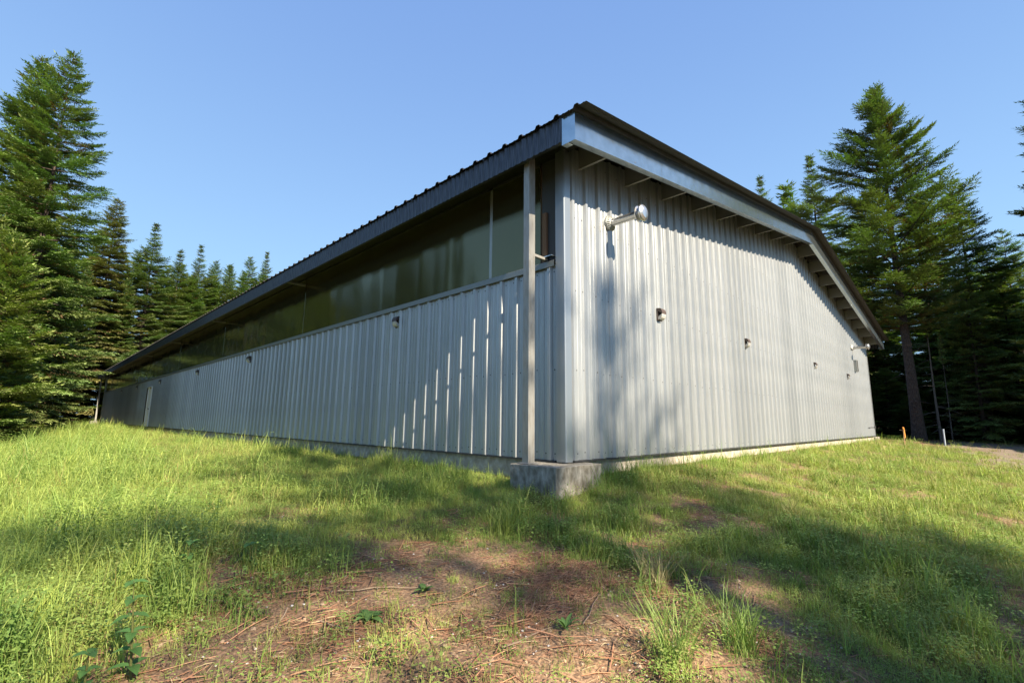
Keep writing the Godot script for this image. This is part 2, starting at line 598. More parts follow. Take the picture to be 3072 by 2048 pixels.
	while bays[-1] - 7.3 > -L + 1.0: bays.append(bays[-1] - 7.3)
	bays.append(-L + 0.45)
	for i in bays.size() - 1:
		var a: float = bays[i]; var d: float = bays[i + 1]
		part("sill_flashing", sill_mesh(a if i > 0 else -0.131, d), mats["sill"], B)
		var wn := part("window", flute_mesh(a - 0.02, d + 0.02, 2.66, 4.19), mats["pane"], B)
		part("bottom_rail", fb_box(Vector3(0.012, 2.652, d + 0.032), Vector3(0.05, 2.668, a - 0.032)), mats["dark_steel"], wn)
		part("head_rail", fb_box(Vector3(0.012, 4.15, d + 0.032), Vector3(0.05, 4.19, a - 0.032)), mats["dark_steel"], wn)
		part("mullion", bev(Vector3(0.0135, 2.67, d - 0.03), Vector3(0.03, 4.15, d + 0.03), 0.004), mats["alu"] if i == 0 else mats["pane"], wn)
	part("jamb_stud", bev(Vector3(-0.01, 2.66, -0.385), Vector3(0.05, 3.40, -0.31), 0.003), mats["wood"], B)
	part("jamb_shade_panel", fb_box(Vector3(0.03, 2.61, -0.42), Vector3(0.058, 4.19, -0.13)), mats["dark_steel"], B)  # dark sheet whose colour stands in for the shade of the corner recess

	# eaves: fascia, soffit, brackets
	var zc := OZ - 0.20
	k = 0
	while zc > -L - OZ + 0.1:
		var len_ := minf(3.125, zc + L + OZ)
		for side in 2:
			var fm := fascia_mesh(len_)
			var f := part("eave_fascia", fm, mats["fascia"], B, Vector3(-OX if side == 0 else W + OX, 0.0, zc if side == 0 else zc - len_))
			if side == 1: f.rotation.y = PI
		zc -= len_
		k += 1
	part("soffit", fb_box(Vector3(-OX + 0.02, 4.20, -L - 0.3), Vector3(0.055, 4.215, 0.28)), mats["roof"], B)  # eave shade put into the soffit colour by using the darkened roof metal
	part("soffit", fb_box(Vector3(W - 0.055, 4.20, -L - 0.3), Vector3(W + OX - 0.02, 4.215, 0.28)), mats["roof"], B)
	for i in 7:
		var zb := -8.8 - 7.3 * i
		part("eave_bracket", bev(Vector3(-OX + 0.06, 3.97, zb - 0.03), Vector3(0.01, 4.02, zb + 0.03), 0.004), mats["purlin"], B)

	# rakes: three-metre trim pieces lapped at the joints, both slopes of the near gable and the far gable
	for gz in [0.0, -L]:
		for side in 2:
			var x0 := -OX
			k = 0
			while x0 < W / 2 - 0.01:
				var x1 := minf(x0 + [2.2, 2.1, 2.35][k % 3], W / 2)
				if W / 2 - x1 < 0.6: x1 = W / 2
				var rm := rake_mesh(x0, x1, 0.0016 * (k % 2), k == 0)
				var r := part("rake_trim", rm, mats["trim"], B)
				if side == 1: r.transform = Transform3D(Basis(Vector3(-1, 0, 0), Vector3(0, 1, 0), Vector3(0, 0, 1)), Vector3(W, 0, 0))
				if gz != 0.0: r.transform = Transform3D(Basis(Vector3(1, 0, 0), Vector3(0, 1, 0), Vector3(0, 0, -1)), Vector3(0, 0, -L)) * r.transform
				x0 = x1
				k += 1
			# purlin ends under the overhang
			for i in 9:
				var px := 0.30 + 1.235 * i
				if px > W / 2 - 0.3: continue
				var pm := purlin_mesh(px)
				var p := part("purlin", pm, mats["purlin"], B)
				if side == 1: p.transform = Transform3D(Basis(Vector3(-1, 0, 0), Vector3(0, 1, 0), Vector3(0, 0, 1)), Vector3(W, 0, 0))
				if gz != 0.0: p.transform = Transform3D(Basis(Vector3(1, 0, 0), Vector3(0, 1, 0), Vector3(0, 0, -1)), Vector3(0, 0, -L)) * p.transform
	# roof sheets
	var rp := roof_panel_mesh(3)
	var rx := 0.675 + PITCH / 2
	var cnt := int(ceil((L + 1.35 + PITCH) / 0.9375))
	for i in cnt:
		for side in 2:
			var p := part("roof_panel", rp, mats["roof"], B, Vector3(0, 0.001 * (i % 2), rx - 0.9375 * i))
			if side == 1: p.transform = Transform3D(Basis(Vector3(-1, 0, 0), Vector3(0, 1, 0), Vector3(0, 0, 1)), Vector3(W, 0.001 * (i % 2), rx - 0.9375 * i))
	var rc := MB.new()
	rc.quad(Vector3(W / 2 - 0.2, roof_y(W / 2) + 0.02, 0.70), Vector3(W / 2, roof_y(W / 2) + 0.06, 0.70), Vector3(W / 2, roof_y(W / 2) + 0.06, -L - 0.7), Vector3(W / 2 - 0.2, roof_y(W / 2) + 0.02, -L - 0.7))
	rc.quad(Vector3(W / 2, roof_y(W / 2) + 0.06, 0.70), Vector3(W / 2 + 0.2, roof_y(W / 2) + 0.02, 0.70), Vector3(W / 2 + 0.2, roof_y(W / 2) + 0.02, -L - 0.7), Vector3(W / 2, roof_y(W / 2) + 0.06, -L - 0.7))
	part("ridge_cap", rc.mesh(), mats["roof"], B)

	# corner posts on concrete piers
	for zz in [-0.29, -L + 0.29]:
		var pz: float = zz
		var ps := MB.new()
		# channel: web towards the wall, flanges along z
		ps.box(Vector3(-0.437, -0.03, pz - 0.05), Vector3(-0.425, 4.19, pz + 0.05))
		ps.box(Vector3(-0.425, -0.03, pz + 0.044), Vector3(-0.32, 4.19, pz + 0.05))
		ps.box(Vector3(-0.425, -0.03, pz - 0.05), Vector3(-0.32, 4.19, pz - 0.044))
		part("post", ps.mesh(), mats["post"], B)
		part("base_plate", bev(Vector3(-0.48, -0.0285, pz - 0.09), Vector3(-0.27, -0.016, pz + 0.09), 0.003), mats["post"], B)
		part("brace", bev(Vector3(-0.32, 2.66, pz - 0.01), Vector3(-0.04, 2.70, pz + 0.035), 0.004), mats["post"], B)
	part("brace_flashing", bev(Vector3(-0.10, 2.70, -0.32), Vector3(0.0, 2.715, -0.14), 0.003), mats["trim"], B)
	part("pier", bev(Vector3(-0.53, -1.3, -0.46), Vector3(0.36, -0.03, 0.28), 0.007), mats["pier"], B)
	part("pier", bev(Vector3(-0.75, -1.3, -L + 0.05), Vector3(-0.12, 0.12, -L + 0.70), 0.018), mats["pier"], B)
	part("pier", bev(Vector3(W + 0.06, -1.3, -0.75), Vector3(W + 1.1, -0.06, 0.02), 0.018), mats["pier"], B)

	# door in the long wall
	var D := part("door", bev(Vector3(-0.045, 0.0, DOOR0 + 0.09), Vector3(-0.005, 2.07, DOOR1 - 0.09), 0.004), mats["door"], B)
	part("frame", bev(Vector3(-0.07, -0.02, DOOR1 - 0.085), Vector3(0.0, 2.15, DOOR1 + 0.0), 0.004), mats["door"], D)
	part("frame", bev(Vector3(-0.07, -0.02, DOOR0 + 0.0), Vector3(0.0, 2.15, DOOR0 + 0.085), 0.004), mats["door"], D)
	part("drip_cap", bev(Vector3(-0.12, 2.152, DOOR0 - 0.05), Vector3(0.0, 2.18, DOOR1 + 0.05), 0.004), mats["door"], D)
	var kb := MB.new()
	kb.tube([Vector3(-0.045, 0.95, DOOR1 - 0.18), Vector3(-0.10, 0.95, DOOR1 - 0.18), Vector3(-0.115, 0.95, DOOR1 - 0.18)], [0.015, 0.03, 0.02], 10)
	part("handle", kb.mesh(), mats["black"], D)

	# screw heads in rows
	var sc := MB.new()
	var dot := func(p: Vector3, w: Vector3):
		var u := w.cross(Vector3.UP)
		var r := 0.011
		var c := p + w * 0.005
		var q := []
		for i in 6: q.append(p + (u * cos(TAU * i / 6) + Vector3.UP * sin(TAU * i / 6)) * r)
		for i in 6:
			var a: Vector3 = q[i]; var d: Vector3 = q[(i + 1) % 6]
			if (d - a).cross(c - a).dot(w) > 0: sc.tri(a, d, c)
			else: sc.tri(d, a, c)
	for i in int(L / PITCH):
		var zz := -0.094 - PITCH * i
		for yy in [0.08, 1.16, 2.5]:
			dot.call(Vector3(-0.001, yy + 0.012 * sin(i * 1.7), zz - 0.08), Vector3(-1, 0, 0))
			if i % 3 != 0 or yy < 0.2: dot.call(Vector3(-0.001, yy + 0.012 * sin(i * 2.9), zz - 0.235), Vector3(-1, 0, 0))
	for i in int(W / PITCH):
		var xx := 0.01 + PITCH * i
		for yy in [0.08, 1.16, 2.25, 3.3, 4.3, 5.2]:
			if yy > roof_y(xx) - 0.2: continue
			dot.call(Vector3(xx + 0.08, yy + 0.012 * sin(i * 1.3), 0.001), Vector3(0, 0, 1))
			if i % 3 != 1: dot.call(Vector3(xx + 0.235, yy + 0.012 * sin(i * 2.3), 0.001), Vector3(0, 0, 1))
	for i in 20:
		var xx := -0.35 + 1.1 * i
		var sx := minf(xx, W - xx)
		if absf(xx - W / 2) < 0.2: continue
		dot.call(Vector3(xx, 4.205 + SLOPE * (sx + OX), OZ + 0.0045), Vector3(0, 0, 1))
		if i % 2 == 1: dot.call(Vector3(xx + 0.1, 3.93 + SLOPE * (sx + OX), OZ + 0.0045), Vector3(0, 0, 1))
	var so := part("screw_row", sc.mesh(), mats["screw"], B)
	so.set_meta("kind", "stuff")

func fb_box(lo: Vector3, hi: Vector3) -> ArrayMesh:
	var b := MB.new()
	b.box(lo, hi)
	return b.mesh()

func bev(lo: Vector3, hi: Vector3, r: float) -> ArrayMesh:
	var b := MB.new()
	b.bevel_box(lo, hi, r)
	return b.mesh()

# strip of profile points (x, y) swept along z from za down to zb, outside towards the side given
func sweep_z(prof: Array, za: float, zb: float) -> ArrayMesh:
	var b := MB.new()
	for i in prof.size() - 1:
		var p: Vector2 = prof[i]; var q: Vector2 = prof[i + 1]
		b.quad(Vector3(p.x, p.y, zb), Vector3(q.x, q.y, zb), Vector3(q.x, q.y, za), Vector3(p.x, p.y, za))
	return b.mesh()

func sill_mesh(a: float, d: float) -> ArrayMesh:
	return sweep_z([Vector2(0.03, 2.665), Vector2(-0.050, 2.650), Vector2(-0.056, 2.645), Vector2(-0.056, 2.565), Vector2(-0.040, 2.560)], a, d)

func flute_mesh(a: float, d: float, y0: float, y1: float) -> ArrayMesh:
	# multiwall sheet: very shallow horizontal flutes, 16 mm apart, over sheets that bow slightly
	var b := MB.new()
	var steps := int((y1 - y0) / 0.0053)
	var nz := maxi(1, int((a - d) / 0.2))
	var off := func(y: float, z: float) -> float: return 0.020 + 0.00013 * sin(y / 0.016 * TAU) + 0.008 * n_fine.get_noise_2d(z * 0.14, y * 0.03) + 0.006 * n_fine.get_noise_2d(z * 0.5 + 30.0, y * 0.03)
	var nor := func(y: float, z: float) -> Vector3:
		var e := 0.0005
		return Vector3(-1.0, (off.call(y + e, z) - off.call(y - e, z)) / (2 * e), (off.call(y, z + 0.02) - off.call(y, z - 0.02)) / 0.04).normalized()
	for j in nz:
		var za := lerpf(a, d, float(j) / nz)
		var zb := lerpf(a, d, float(j + 1) / nz)
		for i in steps:
			var ya := lerpf(y0, y1, float(i) / steps)
			var yb := lerpf(y0, y1, float(i + 1) / steps)
			var p := Vector3(off.call(ya, zb), ya, zb); var q := Vector3(off.call(ya, za), ya, za)
			var r := Vector3(off.call(yb, za), yb, za); var s := Vector3(off.call(yb, zb), yb, zb)
			var np_: Vector3 = nor.call(ya, zb); var nq: Vector3 = nor.call(ya, za); var nr: Vector3 = nor.call(yb, za); var ns: Vector3 = nor.call(yb, zb)
			b.tri_n(p, q, r, np_, nq, nr)
			b.tri_n(p, r, s, np_, nr, ns)
	return b.mesh()

func fascia_mesh(len_: float) -> ArrayMesh:
	# upright strip with slightly wavy flutes, a small return at the foot; runs from z = 0 to -len
	var b := MB.new()
	var n := int(len_ / 0.036)
	var y0 := 3.925
	var y1 := 4.255
	for i in n:
		var a := -len_ * i / n
		var d := -len_ * (i + 1) / n
		var oa := -0.013 if i % 3 == 1 else 0.0
		var od := -0.013 if (i + 1) % 3 == 1 else 0.0
		b.quad(Vector3(od, y0, d), Vector3(oa, y0, a), Vector3(oa, y1, a), Vector3(od, y1, d))
		b.quad(Vector3(0.055, y0 + 0.003, d), Vector3(0.055, y0 + 0.003, a), Vector3(oa, y0, a), Vector3(od, y0, d))
	return b.mesh()

func rake_mesh(x0: float, x1: float, lift: float, first: bool) -> ArrayMesh:
	# pressed trim on the sloping edge: face, bottom return; the lowest piece wraps round the eave corner
	var b := MB.new()
	var yt := func(x): return 4.248 + SLOPE * (x + OX)
	var yb := func(x): return 3.872 + SLOPE * (x + OX) * 0.985
	var zf := OZ + lift
	var n := 6
	for i in n:
		var a := lerpf(x0, x1, float(i) / n)
		var d := lerpf(x0, x1, float(i + 1) / n)
		var wa := zf + 0.0025 * sin(a * 2.1)
		var wd := zf + 0.0025 * sin(d * 2.1)
		b.quad(Vector3(a, yb.call(a), wa), Vector3(d, yb.call(d), wd), Vector3(d, yt.call(d), zf), Vector3(a, yt.call(a), zf))
		# bottom return, then a short leg up
		b.quad(Vector3(a, yb.call(a) + 0.004, zf - 0.105), Vector3(d, yb.call(d) + 0.004, zf - 0.105), Vector3(d, yb.call(d), wd), Vector3(a, yb.call(a), wa))
		b.quad(Vector3(a, yb.call(a) + 0.03, zf - 0.107), Vector3(d, yb.call(d) + 0.03, zf - 0.107), Vector3(d, yb.call(d) + 0.004, zf - 0.105), Vector3(a, yb.call(a) + 0.004, zf - 0.105))
	if first:
		var xe := x0 - 0.001
		b.quad(Vector3(xe, yb.call(x0), zf - 0.205), Vector3(xe, yb.call(x0), zf), Vector3(xe, yt.call(x0), zf), Vector3(xe, yt.call(x0) - 0.01, zf - 0.205))
		b.quad(Vector3(xe, yb.call(x0), zf - 0.205), Vector3(x0 + 0.1, yb.call(x0) + 0.012, zf - 0.205), Vector3(x0 + 0.1, yb.call(x0) + 0.012, zf - 0.105), Vector3(xe, yb.call(x0), zf - 0.105))
	return b.mesh()

func purlin_mesh(px: float) -> ArrayMesh:
	# Z section from the wall to the trim: web and bottom flange
	var b := MB.new()
	var yb := 3.885 + SLOPE * (px + OX)
	var yt := roof_y(px) - 0.035
	b.box(Vector3(px - 0.004, yb, 0.04), Vector3(px + 0.004, yt, OZ - 0.12))
	b.box(Vector3(px - 0.034, yb - 0.006, 0.04), Vector3(px + 0.004, yb, OZ - 0.12))
	return b.mesh()

func roof_panel_mesh(n: int) -> ArrayMesh:
	# ribbed sheet from the eave to the ridge, running along x; z from 0 to -n * PITCH
	var b := MB.new()
	var p := rib_profile(n)
	var xa := -0.60
	var xb := W / 2
	for i in p.size() - 1:
		var a: Vector2 = p[i]; var d: Vector2 = p[i + 1]
		b.quad(Vector3(xa, roof_y(xa) + a.y * 1.1, -a.x), Vector3(xb, roof_y(xb) + a.y * 1.1, -a.x), Vector3(xb, roof_y(xb) + d.y * 1.1, -d.x), Vector3(xa, roof_y(xa) + d.y * 1.1, -d.x))
	return b.mesh()

# ---------------------------------------------------------------- fixtures on and round the building
func make_fixtures() -> void:
	# wall lights: bronze hood above, clear lens below
	var prof := [Vector2(0.0, 0.115), Vector2(0.055, 0.112), Vector2(0.088, 0.09), Vector2(0.108, 0.045), Vector2(0.112, 0.0)]
	var prof2 := [Vector2(0.106, 0.0), Vector2(0.10, -0.04), Vector2(0.082, -0.08), Vector2(0.05, -0.105), Vector2(0.0, -0.11)]
	var ex := func(pf: Array, hw: float) -> ArrayMesh:
		var b := MB.new()
		for i in pf.size() - 1:
			var p: Vector2 = pf[i]; var q: Vector2 = pf[i + 1]
			b.quad(Vector3(-hw, q.y, q.x), Vector3(hw, q.y, q.x), Vector3(hw, p.y, p.x), Vector3(-hw, p.y, p.x))
			for s in [-1.0, 1.0]:
				var o := Vector3(s * hw, (pf[0].y + pf[-1].y) / 2, 0.0)
				if s > 0: b.tri(o, Vector3(hw, p.y, p.x), Vector3(hw, q.y, q.x))
				else: b.tri(o, Vector3(-hw, q.y, q.x), Vector3(-hw, p.y, p.x))
		return b.mesh()
	var first: Node3D = null
	var ordn := ["first", "second", "third", "fourth", "fifth", "sixth"]
	var spots := []
	var lz := [-4.05, -12.72, -19.19, -27.09, -34.54, -41.43]
	for i in 6:
		spots.append([Vector3(-0.034, 2.335, lz[i]), -PI / 2, "bronze hooded wall light on the shaded long wall, %s from the corner post" % ordn[i], "wall lights on the long side wall"])
	var lx := [2.53, 6.54, 12.4, 17.19]
	for i in 4:
		spots.append([Vector3(lx[i], 2.29, 0.034), 0.0, "bronze hooded wall light on the sunlit gable wall, %s from the corner post" % ordn[i], "wall lights on the gable wall"])
	for s in spots:
		var o: Node3D
		if first == null:
			o = thing("wall_light", s[0], s[2], "light", s[3])
			var h := part("housing", ex.call(prof, 0.085), mats["bronze"], o)
			part("back_plate", bev(Vector3(-0.085, -0.125, -0.032), Vector3(0.085, 0.12, 0.002), 0.004), mats["bronze"], h)
			part("lens", ex.call(prof2, 0.078), mats["lens"], o)
			first = o
		else:
			o = dup(first, s[2])
			o.set_meta("group", s[3])
		o.position = s[0]
		o.rotation.y = s[1]
		o.scale = Vector3(0.86, 0.86, 0.7)
	# exhaust vents on the gable
	var v1 := thing("exhaust_vent", Vector3(1.089, 3.471, 0.0), "shiny steel exhaust pipe with round cap near the corner post end of gable", "vent pipe", "exhaust vents on the gable")
	var p := MB.new()
	p.lathe_z([Vector2(0.0, 0.0), Vector2(0.056, 0.0), Vector2(0.056, 0.53), Vector2(0.0, 0.53)])
	part("pipe", p.mesh(), mats["bright_steel"], v1)
	var f := MB.new()
	for i in 20:
		var a := TAU * i / 20.0
		var r0 := 0.105
		f.tube([Vector3(cos(a) * r0, sin(a) * r0, 0.03), Vector3(cos(a) * 0.085, sin(a) * 0.085, 0.055), Vector3(cos(a) * 0.06, sin(a) * 0.06, 0.07)], [0.02, 0.016, 0.008], 6)
	f.lathe_z([Vector2(0.125, 0.0), Vector2(0.12, 0.04), Vector2(0.07, 0.062), Vector2(0.056, 0.075)], 24)
	part("wall_boot", f.mesh(), mats["alu"], v1)
	var c := MB.new()
	c.lathe_z([Vector2(0.056, 0.515), Vector2(0.10, 0.50), Vector2(0.118, 0.505), Vector2(0.120, 0.52), Vector2(0.09, 0.53), Vector2(0.075, 0.545), Vector2(0.07, 0.575)])
	var cp := part("cap_collar", c.mesh(), mats["bright_steel"], v1)
	var dsk := MB.new()
	dsk.lathe_z([Vector2(0.0, 0.565), Vector2(0.10, 0.565), Vector2(0.120, 0.572), Vector2(0.124, 0.585), Vector2(0.115, 0.60), Vector2(0.08, 0.622), Vector2(0.04, 0.632), Vector2(0.0, 0.635)])
	part("cap", dsk.mesh(), mats["bright_steel"], v1)
	var v2 := dup(v1, "shiny steel exhaust pipe with round cap at the forest end of gable")
	v2.position = Vector3(18.64, 3.56, 0.0)
	# small louvre box below the far vent, hose tap low by the far corner
	var sb := thing("switch_box", Vector3(18.95, 2.85, 0.034), "narrow grey box on gable wall below the forest end exhaust pipe", "electrical box")
	part("box", bev(Vector3(-0.09, -0.24, -0.03), Vector3(0.09, 0.24, 0.075), 0.006), mats["alu"], sb)
	part("cover", bev(Vector3(-0.075, -0.22, 0.076), Vector3(0.075, 0.22, 0.088), 0.004), mats["dark_steel"], sb)
	var tap := thing("hose_tap", Vector3(20.9, 0.36, 0.034), "small pipe and tap low on gable wall by the far corner", "tap")
	var tb := MB.new()
	tb.tube([Vector3(0, 0, -0.03), Vector3(0, 0, 0.14)], [0.014, 0.014], 8)
	tb.tube([Vector3(-0.55, 0.0, 0.02), Vector3(0, 0, 0.02)], [0.013, 0.013], 8)
	part("pipe", tb.mesh(), mats["dark_steel"], tap)
	var ta := MB.new()
	ta.tube([Vector3(0, -0.07, 0.15), Vector3(0, 0.03, 0.15), Vector3(0, 0.06, 0.15)], [0.02, 0.025, 0.035], 8)
	part("valve", ta.mesh(), mats["dark_steel"], tap)
	# survey stake with ribbon, white pipe in the ground
	var sx := 22.0
	var szz := 1.0
	var st := thing("survey_stake", Vector3(sx, ground_y(sx, szz), szz), "wooden survey stake with orange ribbon at the far corner of building", "stake")
	var sb2 := MB.new()
	sb2.bevel_box(Vector3(-0.03, -0.2, -0.012), Vector3(0.03, 0.75, 0.012), 0.003)
	var so := part("post", sb2.mesh(), mats["stake"], st)
	so.rotation.z = -0.08
	var rb := MB.new()
	rb.quad(Vector3(0.0, 0.72, 0.02), Vector3(0.07, 0.72, 0.03), Vector3(0.10, 0.30, 0.05), Vector3(0.05, 0.27, 0.03))
	rb.quad(Vector3(0.03, 0.72, -0.02), Vector3(0.09, 0.70, -0.03), Vector3(0.13, 0.36, -0.01), Vector3(0.09, 0.33, -0.02))
	rb.bevel_box(Vector3(-0.034, 0.66, -0.018), Vector3(0.034, 0.74, 0.018), 0.004)
	part("ribbon", rb.mesh(), mats["orange"], st)
	var qx := 26.2
	var qz := 2.05
	var pp := thing("marker_pipe", Vector3(qx, ground_y(qx, qz), qz), "pale plastic pipe standing upright in the ground by the dirt track", "pipe")
	var pb := MB.new()
	pb.tube([Vector3(0, -0.2, 0), Vector3(0.01, 0.72, 0)], [0.033, 0.033], 12)
	part("tube", pb.mesh(), mats["pvc"], pp)
	var cb := MB.new()
	cb.tube([Vector3(0.01, 0.70, 0), Vector3(0.01, 0.78, 0)], [0.039, 0.039], 12)
	part("end_cap", cb.mesh(), mats["pvc"], pp)

# ---------------------------------------------------------------- trees
# one conifer: trunk with bare snags, crown of boughs that carry flat sprays of needles
func conifer(seed_: int, H: float, R: float, o: Dictionary) -> Array:
	var r := RandomNumberGenerator.new()
	r.seed = seed_
	var base: float = o.get("base", 0.03)
	var lean: float = o.get("rise", 0.0)
	var green: Color = o.get("green", Color(0.115, 0.18, 0.065))
	var tipc: Color = o.get("tip", Color(0.20, 0.27, 0.09))
	var spacing: float = o.get("spacing", 0.52)
	var dens: float = o.get("dens", 1.0)
	var irregular: float = o.get("irregular", 0.25)
	var nl: float = o.get("needle", 0.19)
	var thin_top: float = o.get("thin_top", 0.0)
	# trunk
	var tb := MB.new()
	var pts := []
	var rad := []
	var r0: float = o.get("trunk", 0.011) * H
	var segs := 14
	for i in segs + 1:
		var t := float(i) / segs
		pts.append(Vector3(0.06 * sin(t * 5.0 + seed_) * (1.0 - t), -0.3 + t * (H + 0.25), 0.06 * cos(t * 4.0 + seed_) * (1.0 - t)))
		rad.append(maxf(0.008, r0 * (1.0 - t) * (1.0 + 0.35 * exp(-t * 22.0))))
	tb.tube(pts, rad, 12)
	# crown
	var v := PackedVector3Array()
	var nn := PackedVector3Array()
	var cc := PackedColorArray()
	var y := base * H
	var az := r.randf() * TAU
	var snag := MB.new()
	while y < H - 0.15:
		var t := y / H
		var prof := minf(pow(1.0 - t, 0.75), 1.9 * (1.0 - t)) * (0.55 + 0.45 * sstep(base, base + 0.22, t)) + 0.02
		var nb := 6 if t < 0.9 else 5
		for k in nb:
			az += TAU / nb + r.randf_range(-0.35, 0.35)
			var ln: float = R * prof * (1.0 + r.randf_range(-irregular, irregular))
			if r.randf() < irregular * 0.35: ln *= r.randf_range(0.55, 1.35)
			if r.randf() < 0.10: ln *= 0.45
			if thin_top > 0.0 and t > 1.0 - thin_top: ln *= 0.55
			ln = maxf(ln, 0.10)
			ln *= 1.0 + 0.22 * sin(az * 2.0 + y * 0.55 + seed_) * irregular * 2.0
			var el := lerpf(-0.12, 0.5, pow(t, 2.0)) + lean + r.randf_range(-0.12, 0.12)
			var dirh := Vector3(cos(az), 0, sin(az))
			var p0 := Vector3(0, y + r.randf_range(-0.12, 0.12) * spacing * 2.0, 0)
			var sd := dirh.cross(Vector3.UP).normalized()
			var droop := r.randf_range(0.10, 0.24) * (1.0 - t)
			var tone := r.randf_range(0.72, 1.25)
			var warm := r.randf_range(-0.12, 0.16)
			var bt := Color(green.r * tone * (1.0 + warm), green.g * tone, green.b * tone)
			var tt := Color(tipc.r * tone * (1.0 + warm), tipc.g * tone, tipc.b * tone)
			var ce := cos(el); var se := sin(el)
			# bough wood
			var bp := []
			var br := []
			for i in 4:
				var s := i / 3.0
				bp.append(p0 + dirh * (ce * ln * s) + Vector3.UP * ln * (se * s - droop * s * s + 0.14 * s * s * s))
				br.append(maxf(0.006, 0.011 * ln * (1.0 - s * 0.85)))
			tb.tube(bp, br, 4, Color.WHITE, false)
			var nt := int(clampf(ln / 0.062 * dens, 5.0, 58.0))
			for i in nt:
				var s := lerpf(0.12 if ln < 1.0 else 0.26, 1.0, (i + r.randf()) / nt)
				var p := p0 + dirh * (ce * ln * s) + Vector3.UP * ln * (se * s - droop * s * s + 0.14 * s * s * s)
				var tang := (dirh * ce + Vector3.UP * (se - 2.0 * droop * s + 0.42 * s * s)).normalized()
				var sg := 1.0 if i % 2 == 0 else -1.0
				var tl := (0.16 + 0.44 * ln * (1.0 - s) + 0.05 * ln) * r.randf_range(0.75, 1.2)
				tl = minf(tl, 0.10 + 0.5 * ln)
				if i == nt - 1: tl *= 1.3
				var ang := r.randf_range(0.55, 1.0) if i < nt - 1 else 0.0
				var td := (tang * cos(ang) + sd * (sg * sin(ang)) + Vector3.UP * r.randf_range(-0.20, 0.06)).normalized()
				var side := td.cross(Vector3.UP)
				side = (side + Vector3.UP * r.randf_range(-0.5, 0.5)).normalized()
				var np := int(clampf(tl / (nl * 0.42), 2.0, 9.0))
				var tipm := bt.lerp(tt, clampf(s * 0.7 + r.randf_range(0.0, 0.3), 0.0, 1.0))
				if s < 0.45 and r.randf() < 0.3: tipm = Color(0.13, 0.085, 0.045)   # dead inner twigs
				for j in np + 1:
					var q := p + td * (tl * j / np) + Vector3.UP * (-0.04 * tl * pow(float(j) / np, 2.0))
					for ss in ([-1.0, 1.0] if j < np else [0.0]):
						var nd: Vector3 = (td * 0.75 + side * (ss * 0.75) + Vector3(r.randf_range(-0.2, 0.2), r.randf_range(-0.25, 0.25), r.randf_range(-0.2, 0.2))).normalized()
						var wv := nd.cross(Vector3(r.randf_range(-0.6, 0.6), 1.0, r.randf_range(-0.6, 0.6))).normalized() * (nl * 0.40)
						var l2 := nl * r.randf_range(0.75, 1.25)
						var a := q - wv * 0.5
						var b := q + wv * 0.5 + nd * (l2 * 0.25)
						var d := q + nd * l2
						var fnv := (b - a).cross(d - a).normalized()
						if fnv.y < 0: fnv = -fnv
						v.append(a); v.append(d); v.append(b)
						nn.append(fnv); nn.append(fnv); nn.append(fnv)
						var cl := tipm
						cc.append(cl); cc.append(cl); cc.append(cl)
		y += spacing * r.randf_range(0.8, 1.2) * (1.0 - 0.35 * t)
	# bare dead snags below the crown
	if base > 0.1:
		for i in int(base * H * 4.0):
			var yy := r.randf_range(0.08, base * 1.25) * H
			var a := r.randf() * TAU
			var ln := r.randf_range(0.4, 1.4)
			var dh := Vector3(cos(a), r.randf_range(-0.35, 0.1), sin(a))
			tb.tube([Vector3(0, yy, 0), Vector3(0, yy, 0) + dh * ln * 0.5, Vector3(0, yy - 0.1 * ln, 0) + dh * ln], [0.018, 0.012, 0.004], 4, Color.WHITE, false)
	var arr := []
	arr.resize(Mesh.ARRAY_MAX)
	arr[Mesh.ARRAY_VERTEX] = v
	arr[Mesh.ARRAY_NORMAL] = nn
	arr[Mesh.ARRAY_COLOR] = cc
	var m := ArrayMesh.new()
	m.add_surface_from_arrays(Mesh.PRIMITIVE_TRIANGLES, arr)
	print("crown ", v.size() / 3)
	return [tb.mesh(), m]

var protos := {}
func tree(kind: String, x: float, z: float, H: float, wide: float, turn: float, called: String, label: String, group := "", bark := "bark") -> Node3D:
	var pr: Dictionary = protos[kind]
	var t := thing(called, Vector3(x, ground_y(x, z) - 0.05, z), label, "tree", group)
	part("trunk", pr.mesh[0], mats[bark], t)
	part("crown", pr.mesh[1], mats["needle"], t)
	var s: float = H / pr.h
	t.scale = Vector3(s * wide, s, s * wide)
	t.rotation.y = turn
	return t

